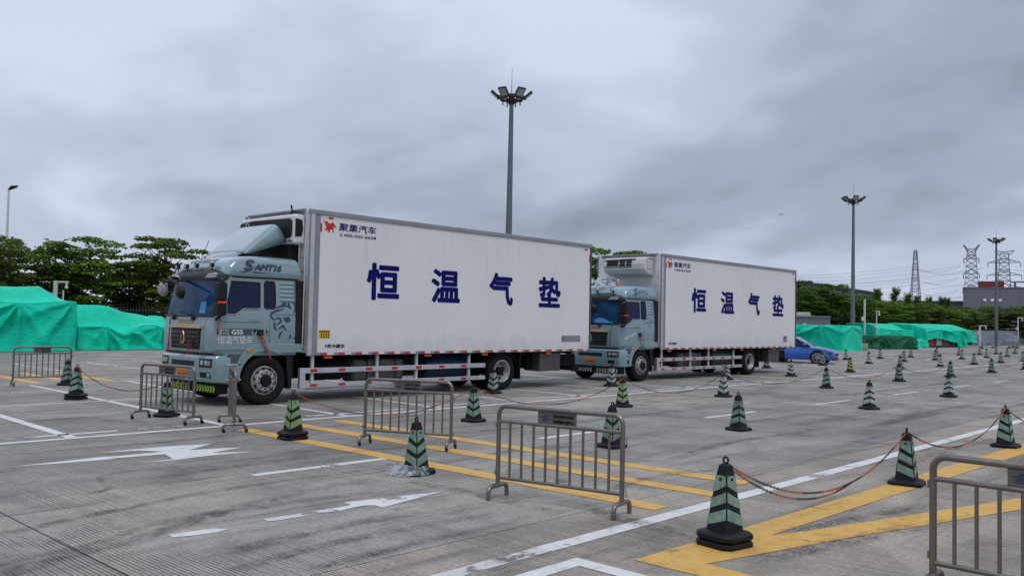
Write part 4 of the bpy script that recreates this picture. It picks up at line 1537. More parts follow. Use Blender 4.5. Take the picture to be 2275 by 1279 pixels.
    b.add([SB(2.60 + 0.34 * u, 3.55 + 0.26 * v) for u, v in lg], [tuple(range(len(lg)))])
    b.build('red_logo', LOGO_RED, bx_)
    if first:
        b = MB()
        b.prism([(2.57, 1.32), (2.86, 1.32), (2.86, 1.50), (2.57, 1.50)], lambda u, v, w: (u, w, v), -HW - 0.004, -HW)
        sk = b.build('warning_sticker', mat('sticker_yellow', (0.62, 0.46, 0.02), 0.5), bx_)
        b = MB()
        b.prism([(2.585, 1.445), (2.845, 1.445), (2.845, 1.488), (2.585, 1.488)], lambda u, v, w: (u, w, v), -HW - 0.0055, -HW - 0.004)
        b.build('sticker_header', LOGO_RED, sk)
        b = MB()
        for r_ in range(2):
            for k in range(4):
                b.prism([(2.62 + 0.06 * k, 1.34 + 0.05 * r_), (2.655 + 0.06 * k, 1.34 + 0.05 * r_), (2.655 + 0.06 * k, 1.375 + 0.05 * r_), (2.62 + 0.06 * k, 1.375 + 0.05 * r_)],
                        lambda u, v, w: (u, w, v), -HW - 0.0055, -HW - 0.004)
        b.build('sticker_marks', INK, sk)
        b = MB()
        b.box(10.50, 11.31, -HW - 0.008, -HW, 1.235, 1.405)
        b.build('steel_patch', mat('patch_grey', (0.25, 0.25, 0.26), 0.5, 0.3, var=0.2), bx_)
        b = MB()
        b.box(10.53, 10.57, -HW - 0.0095, -HW - 0.006, 1.29, 1.35)
        b.build('patch_mark', INK, bx_)
    else:
        b = MB()
        b.box(10.72, 11.02, -HW - 0.006, -HW, 1.18, 1.42)
        b.build('label_plate', mat('patch_grey', (0.25, 0.25, 0.26), 0.5, 0.3, var=0.2), bx_)
        b = MB()
        b.box(10.76, 10.84, -HW - 0.0075, -HW - 0.005, 1.32, 1.40)
        b.build('label_mark', INK, bx_)
    # retro-reflective marking
    b = MB()
    k = 0
    x = 2.62
    while x < 11.6:
        rb = MB()
        rb.box(x, x + 0.16, -HW - 0.0235, -HW - 0.0185, Z0 - 0.048, Z0 - 0.003)
        rb.build('red_reflector', RED, bx_)
        wb = MB()
        wb.box(x + 0.165, x + 0.33, -HW - 0.0235, -HW - 0.0185, Z0 - 0.048, Z0 - 0.003)
        wb.build('white_reflector', WHITE_REF, bx_)
        x += 0.455
    for x0, x1, z0, z1, mm in ((2.74, 2.86, 3.84, 3.885, RED), (2.61, 2.735, 3.84, 3.885, WHITE_REF), (2.865, 3.0, 3.84, 3.885, WHITE_REF), (11.45, 11.57, 3.82, 3.87, RED), (11.3, 11.44, 3.82, 3.87, WHITE_REF)):
        b = MB()
        b.box(x0, x1, -HW - 0.005, -HW, z0, z1)
        b.build('corner_reflector', mm, bx_)
    for x0, x1, z0, z1 in ((2.535, 2.575, 3.56, 3.74), (11.66, 11.695, 3.50, 3.70)):
        b = MB()
        b.box(x0, x1, -HW - 0.0145, -HW, z0, z1)
        b.build('corner_reflector', RED, bx_)
    for x in (2.75, 5.55, 7.45, 9.9):
        b = MB()
        b.box(x, x + 0.20, -HW + 0.02, -HW + 0.06, 0.90, 0.955)
        b.build('marker_lamp', ORANGE, bx_, bevel=0.01)
    # ladder on the box front
    ld = MB()
    for y in (-1.235, -1.02):
        ld.tube([(2.29, y, 1.12), (2.20, y, 1.14), (2.20, y, 3.42), (2.22, y, 3.5), (2.29, y, 3.52)], 0.013, 6)
    lad = ld.build('ladder', ALU, root, True)
    for k in range(8):
        b = MB()
        b.cyl((2.20, -1.235, 1.25 + 0.29 * k), (2.20, -1.02, 1.25 + 0.29 * k), 0.012, n=6)
        b.build('rung', ALU, lad)

    # ---------------- chassis
    b = MB()
    for s in (-1, 1):
        b.box(0.7, 11.4, s * 0.43 - 0.05, s * 0.43 + 0.05, 0.66, 0.94)
    for x in range(3, 12, 1):
        b.box(x - 0.05, x + 0.05, -1.2, 1.2, 0.90, 0.975)
    b.box(1.3, 1.48, -0.9, 0.9, 0.42, 0.58)
    b.box(8.15, 8.33, -0.9, 0.9, 0.36, 0.60)
    b.cyl((2.2, 0, 0.62), (8.0, 0, 0.52), 0.07)
    b.box(11.2, 11.5, -1.1, 1.1, 0.42, 0.56)
    b.build('chassis_frame', CHASSIS, root, bevel=0.01)
    b = MB()
    b.cyl((2.6, -0.85, 0.62), (3.4, -0.85, 0.62), 0.2, n=20)
    b.build('air_tank', CHASSIS, root, True)
    b = MB()
    b.box(3.62, 5.05, -1.10, -0.62, 0.36, 0.86)
    ft = b.build('fuel_tank', mat('tank_grey', (0.085, 0.083, 0.08), 0.5, 0.4, dirt=0.4, var=0.2), root, bevel=0.08)
    b = MB()
    for x in (3.95, 4.75):
        b.box(x, x + 0.05, -1.11, -0.61, 0.35, 0.87)
    b.build('tank_strap', CHASSIS, ft, bevel=0.08)
    b = MB()
    b.cyl((5.75, -0.85, 0.62), (7.1, -0.85, 0.62), 0.27, n=24)
    b.build('gas_tank' if not first else 'water_tank', mat('tank_blue', (0.006, 0.022, 0.06), 0.45, spec=0.25, dirt=0.3) if first else mat('tank_green', (0.012, 0.06, 0.04), 0.5), root, True)
    b = MB()
    b.box(2.9, 4.7, 0.56, 1.06, 0.36, 0.9)
    b.build('far_side_dark_fill_front', CHASSIS, root, bevel=0.06)  # added black box, darkens the view through behind the side rails
    b = MB()
    b.box(4.9, 7.1, 0.56, 1.02, 0.40, 0.9)
    b.build('far_side_dark_fill_rear', CHASSIS, root, bevel=0.03)  # second added black box, continues the dark fill towards the rear
    b = MB()
    b.box(5.1, 5.6, -1.0, -0.5, 0.45, 0.88)
    b.build('battery_box', CHASSIS, root, bevel=0.03)
    for s in (-1, 1):
        b = MB()
        b.box(8.90, 8.93, s * 0.88 - 0.3, s * 0.88 + 0.3, 0.26, 0.95)
        b.build('mudflap', BLACK, root)
        b = MB()
        pts = [(7.62, 0.62)] + [(8.24 + 0.60 * math.cos(R(170 - 16 * k)), 0.5 + 0.60 * math.sin(R(170 - 16 * k)) * 0.78) for k in range(11)]
        b.prism(pts + [(p[0], p[1] + 0.02) for p in pts[::-1]], lambda u, v, w: (u, w, v), s * 1.17, s * 0.6)
        b.build('rear_mudguard', BLACK, root)
    b = MB()
    b.box(9.70, 10.55, -1.18, -0.60, 0.44, 0.93)
    tb = b.build('tool_box', mat('toolbox_grey', (0.075, 0.075, 0.075), 0.55, 0.3, dirt=0.3, var=0.2), root, bevel=0.02)
    b = MB()
    b.box(10.1, 10.15, -1.20, -1.17, 0.74, 0.82)
    b.build('tool_box_latch', STEEL, tb)
    b = MB()
    b.box(9.5, 9.72, -0.9, 0.9, 0.5, 0.9)
    b.box(10.6, 11.5, -0.95, -0.45, 0.55, 0.85)
    b.build('spare_carrier', CHASSIS, root, bevel=0.02)
    # ---------------- side guard
    sg = None
    for z0, z1 in ((0.60, 0.71), (0.30, 0.40)):
        b = MB()
        x1 = 7.58
        b.box(2.30, x1, -1.225, -1.19, z0, z1)
        rl = b.build('side_guard_rail', ALU, root, bevel=0.008)
        x = 2.42
        k = 0
        while x < x1 - 0.2:
            rb = MB()
            rb.box(x, x + 0.17, -1.2285, -1.225, z0 + 0.022, z1 - 0.022)
            rb.build('red_reflector', RED, rl)
            x += 0.72 if first else 0.62
    b = MB()
    b.box(2.17, 2.305, -1.23, -1.15, 0.295, 0.715)
    b.box(2.30, 2.315, -1.1, -1.0, 0.3, 0.7)
    b.build('side_guard_end', ALU, root, bevel=0.02)
    for x in (2.5, 4.2, 5.35, 7.05):
        b = MB()
        b.box(x - 0.035, x + 0.035, -1.188, -1.13, 0.31, 0.97)
        b.build('side_guard_post', mat('post_white', (0.5, 0.52, 0.53), 0.45, 0.3), root, bevel=0.006)
    return root


make_truck((8.0, 16.65, 0), 0.0, True)
make_truck((21.03, 16.62, 0), R(-0.25), False)
# ================================================================== CONES
ORD = ['first', 'second', 'third', 'fourth', 'fifth', 'sixth', 'seventh', 'eighth', 'ninth', 'tenth', 'eleventh']
SLEEVE = {
    'mint': mat('sleeve_mint', (0.165, 0.26, 0.20), 0.4, var=0.3, vscale=11, rand=0.3, dirt=0.6, dirt_col=(0.07, 0.10, 0.075)),
    'lime': mat('sleeve_lime', (0.20, 0.33, 0.13), 0.4, var=0.3, vscale=11, rand=0.2, dirt=0.5, dirt_col=(0.08, 0.11, 0.05)),
    'pale': mat('sleeve_pale', (0.33, 0.39, 0.375), 0.4, var=0.25, vscale=11, rand=0.35, dirt=0.45, dirt_col=(0.1, 0.11, 0.1)),
    'yellow': mat('sleeve_yellow', (0.30, 0.33, 0.03), 0.4, var=0.15, vscale=14),
}


def oct_ring(hw, ch, z):
    a = hw - ch
    return [(hw, -a, z), (hw, a, z), (a, hw, z), (-a, hw, z), (-hw, a, z), (-hw, -a, z), (-a, -hw, z), (a, -hw, z)]


def stack(b, rings_):
    n = len(rings_[0])
    vs = [p for q in rings_ for p in q]
    fs = []
    for j in range(len(rings_) - 1):
        for k in range(n):
            fs.append((j * n + k, j * n + (k + 1) % n, (j + 1) * n + (k + 1) % n, (j + 1) * n + k))
    fs += [tuple(range(n - 1, -1, -1)), tuple(range((len(rings_) - 1) * n, len(rings_) * n))]
    b.add(vs, fs)


def base_mesh(b, z0):
    stack(b, [oct_ring(0.172, 0.05, z0), oct_ring(0.182, 0.052, z0 + 0.012), oct_ring(0.182, 0.052, z0 + 0.040), oct_ring(0.16, 0.046, z0 + 0.056), oct_ring(0.128, 0.02, z0 + 0.066)])


def cone_proto(colour, lift):
    root = thing('traffic_cone', None, None)
    b = MB()
    base_mesh(b, lift)
    b.build('base', CONE_RUBBER, root, bevel=0.004)
    if lift:
        b = MB()
        base_mesh(b, 0.0)
        b.build('base_weight', CONE_RUBBER, root, bevel=0.004)
    z0, z1, h0, h1 = lift + 0.064, lift + 0.50, 0.108, 0.056
    b = MB()
    hw = lambda z: h0 + (h1 - h0) * (z - z0) / (z1 - z0)
    stack(b, [oct_ring(hw(z0), 0.013, z0), oct_ring(hw(z0 + .2), 0.012, z0 + .2), oct_ring(h1, 0.010, z1), oct_ring(h1 - 0.008, 0.012, z1 + 0.05), oct_ring(h1 - 0.012, 0.016, z1 + 0.078), oct_ring(0.026, 0.012, z1 + 0.092)])
    b.build('body', CONE_RUBBER, root)
    b = MB()
    tor = []
    zc = z1 + 0.118
    for k in range(17):
        a = R(-90 + 360 * k / 16)
        tor.append((0.0, 0.024 * math.cos(a), zc + 0.024 * math.sin(a)))
    b.tube(tor, 0.0085, 8)
    b.build('ring', CONE_RUBBER, root, True)
    b = MB()
    for q in range(4):
        ang = q * math.pi / 2
        flip = 1 if q % 2 == 0 else -1

        def P(u, t):
            # u -1..1 across the face, t 0 (top) .. 1 (bottom)
            z = z1 - (z1 - z0) * t
            w = hw(z)
            ch = 0.0125
            v = Vector((w + 0.0022, u * (w - ch * 0.55), z))
            return Matrix.Rotation(ang, 3, 'Z') @ v
        for t0, t1 in ((0.0, 0.17), (0.28, 0.46), (0.57, 0.77)):
            N = 4
            vs, fs = [], []
            for i in range(N + 1):
                u = -1 + 2 * i / N
                d = 0.15 * (1 - u * flip) / 2
                a0 = t0 + d if t0 > 0 else 0.0
                vs += [P(u, min(0.95, a0)), P(u, min(0.95, t1 + d))]
            for i in range(N):
                fs.append((2 * i, 2 * i + 1, 2 * i + 3, 2 * i + 2))
            b.add(vs, fs)
    b.build('reflective_sleeve', SLEEVE[colour], root)
    b = MB()
    c = Matrix.Rotation(0, 3, 'Z') @ Vector((hw(z1 - 0.035) + 0.002, 0, z1 - 0.03))
    for q in (0, math.pi / 2, math.pi, -math.pi / 2):
        p = Matrix.Rotation(q, 3, 'Z') @ Vector((hw(z1 - 0.03) - 0.004, 0, z1 - 0.03))
        d = Matrix.Rotation(q, 3, 'Z') @ Vector((0.012, 0, 0.002))
        b = MB()
        b.cyl(p, p + d, 0.014, 0.012, 10)
        b.build('chain_eye', CONE_RUBBER, root)
    return root


PROTO = {}
# row name, colour default, list of (x, y, colour, corner kind, corner offset deg, lifted)
ROWS = [
    ('row along the yellow hatching', [(6.37, 3.56, 'mint', 'A', 5, 1), (10.42, 3.52, 'mint', 'V', 32, 0), (14.99, 3.61, 'mint', 'V', 28, 0), (19.5, 3.55, 'mint', 'V', 20, 0)]),
    ('row along mid-aisle', [(6.63, 7.64, 'mint', 'V', 2, 0), (10.14, 7.48, 'mint', 'V', 4, 0), (13.51, 7.31, 'mint', 'A', 10, 0), (19.45, 7.37, 'pale', 'A', 12, 0), (24.89, 7.35, 'pale', 'A', 14, 0)]),
    ('chained row before the trucks', [(7.12, 10.93, 'lime', 'V', -20, 1), (10.77, 10.93, 'mint', 'V', -2, 0), (15.22, 10.95, 'lime', 'V', 4, 0), (19.51, 10.98, 'pale', 'V', 4, 0), (25.09, 10.75, 'mint', 'A', 30, 0),
                                                (30.73, 10.64, 'mint', 'V', 10, 0), (35.84, 10.52, 'mint', 'V', 25, 0), (41.23, 10.46, 'mint', 'V', 25, 0), (46.6, 10.4, 'mint', 'V', 25, 0)]),
    ('row beside the trucks', [(7.01, 14.66, 'mint', 'V', 10, 0), (15.33, 14.9, 'pale', 'V', 3, 0), (19.94, 14.74, 'pale', 'V', 5, 0), (25.84, 14.43, 'pale', 'A', 5, 0), (29.93, 14.13, 'pale', 'V', 16, 0),
                                    (35.17, 14.09, 'yellow', 'V', 26, 0), (40.34, 13.92, 'pale', 'V', 20, 0), (45.21, 13.72, 'pale', 'V', 20, 0), (50.19, 13.57, 'pale', 'V', 20, 0), (54.99, 13.48, 'pale', 'V', 20, 0), (59.45, 13.37, 'pale', 'V', 20, 0)]),
    ('row by the blue car', [(6.97, 18.58, 'mint', 'A', 14, 1), (34.65, 17.46, 'pale', 'V', 20, 0), (39.97, 17.32, 'pale', 'V', 14, 0), (44.76, 16.99, 'pale', 'V', 22, 0), (49.76, 16.98, 'pale', 'V', 22, 0), (54.47, 16.81, 'pale', 'V', 22, 0),
                                    (58.98, 16.64, 'pale', 'V', 22, 0), (64.25, 16.6, 'pale', 'V', 22, 0), (68.85, 16.48, 'pale', 'V', 22, 0)]),
    ('row beyond the blue car', [(8.14, 22.29, 'mint', 'A', 20, 0), (48.69, 19.76, 'pale', 'V', 22, 0), (53.34, 19.57, 'pale', 'V', 22, 0), (58.13, 19.41, 'pale', 'V', 22, 0), (63.49, 19.49, 'pale', 'V', 22, 0), (67.62, 19.26, 'pale', 'V', 22, 0),
                                (72.11, 19.1, 'pale', 'V', 22, 0), (75.78, 18.9, 'pale', 'V', 22, 0), (80.24, 18.63, 'pale', 'V', 22, 0)]),
    ('farthest row', [(96.65, 25.39, 'pale', 'V', 20, 0), (102.72, 25.9, 'pale', 'V', 20, 0), (104.9, 24.9, 'pale', 'V', 20, 0), (107.4, 24.7, 'pale', 'V', 20, 0), (109.5, 25.6, 'pale', 'V', 20, 0)]),
]
CWORD = {'mint': 'mint green', 'lime': 'lime green', 'pale': 'pale grey', 'yellow': 'dull yellow'}
CPOS = {}
for rname, lst in ROWS:
    for k, (x, y, colour, kind, off, lift) in enumerate(lst):
        key = (colour, lift)
        if key not in PROTO:
            o = PROTO[key] = cone_proto(colour, 0.062 if lift else 0.0)
        else:
            o = copy_tree(PROTO[key])
        o.location = (x, y, 0.0)
        view = math.atan2(-y, -x)
        # corners A (chevrons up) sit at 45 and 225 deg of the cone, corners V at 135 and 315 deg
        cor = R(45) if kind == 'A' else R(135)
        jr = random.Random(int(x * 131 + y * 17))
        o.rotation_euler = (R(jr.uniform(-0.9, 0.9)), R(jr.uniform(-0.9, 0.9)), view - cor + R(off + jr.uniform(-4, 4)))
        lb = '%s cone%s, %s from left in the %s' % (CWORD[colour], ' on doubled base' if lift else '', ORD[k], rname)
        if (x, y) == (6.63, 7.64):
            lb = 'black cone with mint green chevrons standing in crumpled clear plastic'
        if colour == 'yellow':
            lb = 'black cone with dull yellow chevrons in the row beside the trucks'
        tag(o, lb, 'traffic cone', 'black chevron traffic cones')
        CPOS[(x, y)] = lift * 0.062 + 0.618

# crumpled clear plastic bag round the base of one cone
b = MB()
rs_ = random.Random(4)


def bagpt(u, v):
    a = 2 * math.pi * u
    r = 0.10 + 0.155 * v
    p = Vector((math.cos(a) * r, math.sin(a) * r, 0))
    nz = noise.noise(Vector((p.x * 9, p.y * 9, 3.3 + v * 2)))
    n2 = noise.noise(Vector((p.x * 22, p.y * 22, 7.1)))
    z = 0.095 * (1 - v ** 2.2) + 0.018 + 0.030 * nz * (1 - 0.5 * v) + 0.016 * n2
    rr = 1 + 0.10 * noise.noise(Vector((math.cos(a) * 2, math.sin(a) * 2, 1.7))) + (0.09 * nz)
    return Vector((p.x * rr - 0.05, p.y * rr + 0.06, max(0.008, z)))


b.grid(bagpt, 72, 16, wrap=True)
bag = b.build('plastic_bag', PLASTIC, None, True, angle=180)
bag.location = (6.60, 7.61, 0)
tag(bag, 'crumpled clear plastic bag wrapped round the foot of a cone', 'plastic bag')

# ------------------------------------------------------------------ chains between cones
CH_OR = mat('chain_orange', (0.37, 0.10, 0.03), 0.5, var=0.3, vscale=20)
CH_BK = mat('chain_black', (0.02, 0.018, 0.017), 0.5)


def chain(p, q, sag, label, near=True, run=0.46, phase=0.0):
    p, q = Vector(p), Vector(q)
    L = (q - p).length

    def at(t):
        v = p.lerp(q, t)
        v.z -= 4 * sag * t * (1 - t)
        return v
    b = MB()
    if near:
        step = 0.034
        n = int(L * (1 + 2.7 * (sag / L) ** 2) / step)
        for k in range(n):
            t = (k + 0.5) / n
            c = at(t)
            d = (at(min(1, t + 0.01)) - at(max(0, t - 0.01))).normalized()
            s = d.cross(Vector((0, 0, 1))).normalized()
            u = s.cross(d)
            if k % 2:
                s, u = u, -s
            ring_ = []
            for j in range(8):
                a = 2 * math.pi * j / 8
                ring_.append(c + d * (0.0235 * math.cos(a)) + s * (0.0098 * math.sin(a)))
            mi = int(math.floor((t * L + phase) / run)) % 2
            b.tube(ring_ + [ring_[0]], 0.0036, 4, mi, cap=False)
    else:
        n = 40
        segs = max(1, int(L / run))
        pts = [at(k / n) for k in range(n + 1)]
        for k in range(n):
            mi = int(math.floor(((k + 0.5) / n * L + phase) / run)) % 2
            b.tube([pts[k], pts[k + 1]], 0.009, 5, mi, cap=False)
    o = b.build('barrier_chain', [CH_OR, CH_BK], None, False)
    tag(o, label, 'chain', 'orange and black plastic chains between cones')
    return o


def cpt(x, y, dx=0, dy=0):
    return (x + dx, y + dy, CPOS[(x, y)] - 0.02)


chain(cpt(6.37, 3.56), cpt(10.42, 3.52), 0.44, 'upper strand of the doubled chain leaving the nearest cone')
chain((6.40, 3.50, 0.60), (8.9, 3.535, 0.209), 0.20, 'short lower strand of the doubled chain at the nearest cone', phase=0.2)
chain(cpt(10.42, 3.52), cpt(14.99, 3.61), 0.36, 'chain sagging between second and third cones along the yellow hatching', phase=0.5)
chain(cpt(14.99, 3.61), cpt(19.5, 3.55), 0.38, 'chain leaving the frame from the third cone along the yellow hatching')
row = ROWS[2][1]
for k, (a, c) in enumerate(zip(row, row[1:])):
    chain(cpt(a[0], a[1]), cpt(c[0], c[1]), (0.40, 0.42, 0.40, 0.36, 0.40, 0.40, 0.36, 0.36)[k],
          'chain from the %s to the %s cone of the row in front of the trucks' % (ORD[k], ORD[k + 1]), near=(a[0] < 17), run=0.7)
chain(cpt(6.97, 18.58), cpt(7.01, 14.66), 0.30, 'chain sagging from the doubled-base cone at left towards the truck front', run=0.6)
row = ROWS[4][1]
for k in range(1, 5):
    a, c = row[k], row[k + 1]
    chain(cpt(a[0], a[1]), cpt(c[0], c[1]), 0.5, 'thin far chain from %s to %s cone of the row by the blue car' % (ORD[k], ORD[k + 1]), near=False, run=0.8)

# ================================================================== BARRIERS
PLATE = mat('barrier_plate', (0.13, 0.12, 0.115), 0.45, 0.4, var=0.15)
LOGO_BLUE = mat('plate_logo_blue', (0.02, 0.04, 0.09), 0.5)


def make_barrier(p, q, label, casters, hinge=True):
    """crowd barrier from post p to post q; local x along the barrier"""
    p, q = Vector(p), Vector(q)
    d = q - p
    L = d.length
    root = thing('crowd_barrier', label, 'barrier', (p.x, p.y, 0), math.atan2(d.y, d.x), 'stainless steel crowd barriers')
    rr = 0.085
    top = 0.915
    b = MB()
    pts = [(0, 0, 0.125), (0, 0, top - rr)]
    for k in range(1, 7):
        a = math.pi / 2 * k / 6
        pts.append((rr - rr * math.cos(a), 0, top - rr + rr * math.sin(a)))
    for k in range(0, 7):
        a = math.pi / 2 * k / 6
        pts.append((L - rr + rr * math.sin(a), 0, top - rr + rr * math.cos(a)))
    pts.append((L, 0, 0.125))
    b.tube(pts, 0.0235, 12)
    b.build('frame', STEEL, root, True, angle=60)
    for z in (0.765, 0.205):
        b = MB()
        b.cyl((0.012, 0, z), (L - 0.012, 0, z), 0.0185, n=10)
        b.build('rail', STEEL, root, True, angle=60)
    n = 9
    bar_me = None
    for k in range(n):
        x = L * (k + 1) / (n + 1)
        if bar_me is None:
            b = MB()
            b.cyl((0, 0, 0.21), (0, 0, 0.76), 0.0135, n=8)
            o = b.build('bar', STEEL, root, True, angle=60)
            bar_me = o.data
        else:
            o = bpy.data.objects.new('bar', bar_me)
            COL.objects.link(o)
            o.parent = root
        o.location = (x, 0, 0)
    for x in (0, L):
        b = MB()
        fw, fr = 0.165, 0.06
        zt = 0.125
        z_end = 0.055 if casters else 0.0
        pts = [(x, -fw, z_end), (x, -fw, zt - fr)]
        for k in range(1, 6):
            a = math.pi / 2 * k / 5
            pts.append((x, -fw + fr - fr * math.cos(a), zt - fr + fr * math.sin(a)))
        for k in range(0, 6):
            a = math.pi / 2 * k / 5
            pts.append((x, fw - fr + fr * math.sin(a), zt - fr + fr * math.cos(a)))
        pts.append((x, fw, z_end))
        b.tube(pts, 0.0225, 10)
        ft = b.build('foot', STEEL, root, True, angle=60)
        if casters:
            for s in (-1, 1):
                b = MB()
                b.cyl((x - 0.011, s * fw + 0.016, 0.026), (x + 0.011, s * fw + 0.016, 0.026), 0.026, n=14)
                b.box(x - 0.016, x + 0.016, s * fw - 0.012, s * fw + 0.022, 0.03, 0.06)
                b.build('caster', BLACK, ft)
    x0, x1 = L * 0.335, L * 0.645
    b = MB()
    b.box(x0, x1, -0.004, 0.004, 0.772, 0.90)
    pl = b.build('name_plate', PLATE, root)
    f = lambda u, v: Vector((u, -0.0065, v))
    decal_text('plate_lettering', '深圳国际会展中心', x0 + 0.4 * (x1 - x0), x0 + 0.95 * (x1 - x0), 0.79, 0.825, f, INK, pl, 0.01)
    decal_text('plate_lettering', 'SHENZHEN WORLD', x0 + 0.4 * (x1 - x0), x0 + 0.95 * (x1 - x0), 0.842, 0.872, f, INK, pl, 0.01)
    b = MB()
    for i, zz in enumerate((0.812, 0.828, 0.844, 0.860)):
        sh = 0.012 * (1 if i % 2 else -1)
        xx0, xx1 = x0 + 0.07 * (x1 - x0) + sh + (0.02 if i in (0, 3) else 0), x0 + 0.34 * (x1 - x0) + sh - (0.02 if i in (0, 3) else 0)
        b.prism(smooth_poly([(xx0, zz), ((xx0 * 2 + xx1) / 3, zz + 0.008), ((xx0 + 2 * xx1) / 3, zz + 0.003), (xx1, zz), ((xx0 + xx1) / 2, zz - 0.006)], 3),
                lambda u, v, w: (u, w, v), -0.0065, -0.004)
    b.build('plate_emblem', LOGO_BLUE, pl)
    if hinge:
        for z in (0.70, 0.23):
            b = MB()
            b.box(-0.034, -0.018, -0.012, 0.012, z, z + 0.05)
            b.build('hinge_socket', STEEL, root)
            b = MB()
            b.tube([(L + 0.018, 0, z + 0.02), (L + 0.04, 0, z + 0.022), (L + 0.043, 0, z - 0.05)], 0.005, 6)
            b.build('hinge_hook', STEEL, root)
    return root


make_barrier((6.351, 6.079), (6.587, 4.73), 'steel crowd barrier without wheels crossing the yellow bars, nearest in the centre', False)
make_barrier((7.584, 9.854), (8.146, 8.695), 'steel crowd barrier on the yellow bars in front of the truck side guard', True)
make_barrier((6.535, 14.622), (6.812, 13.319), 'steel crowd barrier on casters before the bumper of the nearest truck', True)
make_barrier((7.398, 13.244), (6.828, 12.067), 'steel crowd barrier seen nearly edge-on beside the front wheel', True)
make_barrier((7.05, 22.62), (8.27, 22.45), 'steel crowd barrier in front of the green tarpaulin at far left', True)
make_barrier((6.28, 1.95), (6.24, 0.60), 'steel crowd barrier cut off by the right edge, nearest the camera', False)
# ================================================================== TARPAULINS
def sstep(a, b_, x):
    t = max(0.0, min(1.0, (x - a) / (b_ - a)))
    return t * t * (3 - 2 * t)


def make_tarp(name, foot, htop, material, label, cat='tarpaulin', group=None, fold=0.09, pinches=(), zbot=0.0, N=400, seed=0, skirt=0.12, inset=0.16):
    """cloth draped over something: walls with folds, a sagging top and a skirt on the ground"""
    foot = [Vector(p) for p in foot]
    per = [(foot[(i + 1) % len(foot)] - foot[i]).length for i in range(len(foot))]
    tot = sum(per)
    pts = []
    for k in range(N):
        s = tot * k / N
        i = 0
        while s > per[i]:
            s -= per[i]
            i += 1
        a, c = foot[i], foot[(i + 1) % len(foot)]
        d = (c - a).normalized()
        pts.append((a + d * s, Vector((d.y, -d.x)), tot * k / N))
    # soften corner normals
    nrm = []
    for k in range(N):
        v = Vector((0, 0))
        for j in range(-3, 4):
            v += pts[(k + j) % N][1]
        nrm.append(v.normalized())
    cen = sum((p[0] for p in pts), Vector((0, 0))) / N
    lv = [-0.06, 0.0] + [0.03 + 0.94 * k / 29 for k in range(30)] + [0.985, 1.0]
    vs = []
    for t in lv:
        for k in range(N):
            p, _, s = pts[k]
            n = nrm[k]
            zt = htop(p.x, p.y)
            zb = zbot(s / tot) if callable(zbot) else zbot
            tt = max(t, 0.0)
            f = 0.0
            for m_, (fr, am) in enumerate(((0.9, 1.0), (1.9, 0.6), (3.7, 0.35))):
                f += am * noise.noise(Vector((s * fr, seed + m_ * 7.3, tt * 0.9)))
            f += 0.5 * noise.noise(Vector((s * 1.3 + tt * 3.0, tt * 2.2 - s * 0.8, seed + 31)))
            out = fold * f * (1.0 - 0.75 * tt) + 0.06 * (1 - tt)
            for (s0, t0, am, kf) in pinches:
                ds = (s - s0)
                dt = (tt - t0) * zt
                rr = math.hypot(ds, dt)
                ang = math.atan2(ds, -dt)
                w = math.exp(-(rr / 2.8) ** 2) * min(1, rr / 0.6)
                cc = 0.5 + 0.5 * math.cos(ang * kf * 2.4 + 1.3 * noise.noise(Vector((s * 0.8, tt * 1.5, seed))))
                out += am * w * (cc ** 2.2 - 0.3) * (0.55 + 0.45 * math.cos(ang * 2.0 + seed)) + am * 0.4 * math.exp(-(rr / 0.8) ** 2)
            if t < 0:
                out += skirt * (0.6 + 0.8 * abs(noise.noise(Vector((s * 1.7, seed + 3, 0)))))
            q = p + n * (out - inset * tt ** 6 * 0.25)
            z = zb + (zt - zb) * tt
            if zb < 0.02 and t <= 0.0:
                z = 0.012 + (0.02 * abs(noise.noise(Vector((s * 3, seed, 5)))) if t == 0 else 0)
            vs.append((q.x, q.y, z))
    for sc in (0.93, 0.82, 0.68, 0.52, 0.36, 0.2, 0.06):
        for k in range(N):
            p = cen + (pts[k][0] - cen) * sc
            z = htop(p.x, p.y) + 0.03 * noise.noise(Vector((p.x * 1.1, p.y * 1.1, seed + 9))) + 0.02
            vs.append((p.x, p.y, z))
    nr = len(lv) + 7
    fs = []
    for j in range(nr - 1):
        for k in range(N):
            fs.append((j * N + k, j * N + (k + 1) % N, (j + 1) * N + (k + 1) % N, (j + 1) * N + k))
    fs.append(tuple(range((nr - 1) * N, nr * N)))
    b = MB()
    b.add(vs, fs)
    o = b.build(name, material, None, True, angle=180)
    tag(o, label, cat, group)
    return o


GT = 'green tarpaulins over stacked goods'
make_tarp('green_tarpaulin', [(8.5, 42.25), (15.6, 42.05), (16.05, 46.2), (8.8, 46.8)],
          lambda x, y: 2.2 + 0.06 * math.sin(x * 1.3) + 0.72 * sstep(42.3, 44.0, y) * sstep(15.7, 14.6, x),
          TARP, 'tall bright green tarpaulin mound at the left edge behind a barrier', group=GT, fold=0.10, pinches=[(4.75, 1.0, 0.34, 4.5), (7.0, 1.0, 0.22, 4), (2.2, 0.98, 0.25, 4)], seed=1)
make_tarp('green_tarpaulin', [(16.1, 43.0), (20.75, 42.75), (21.1, 46.2), (16.5, 46.6)],
          lambda x, y: (1.12 + 1.0 * sstep(43.3, 44.3, y)) * sstep(19.6, 17.7, x) + (1.15 + 0.5 * sstep(43.2, 44.6, y) + 0.08 * math.sin(x * 3)) * (1 - sstep(19.6, 17.7, x)) - 0.3 * math.exp(-((x - 18.1) / 0.5) ** 2) * sstep(44.5, 43.0, y),
          TARP, 'lower bright green tarpaulin sloping down beside the nearest truck cab', group=GT, fold=0.13, pinches=[(1.25, 1.0, 0.3, 3.5), (3.9, 0.95, 0.28, 4), (2.3, 1.0, 0.2, 3)], seed=5, skirt=0.3)
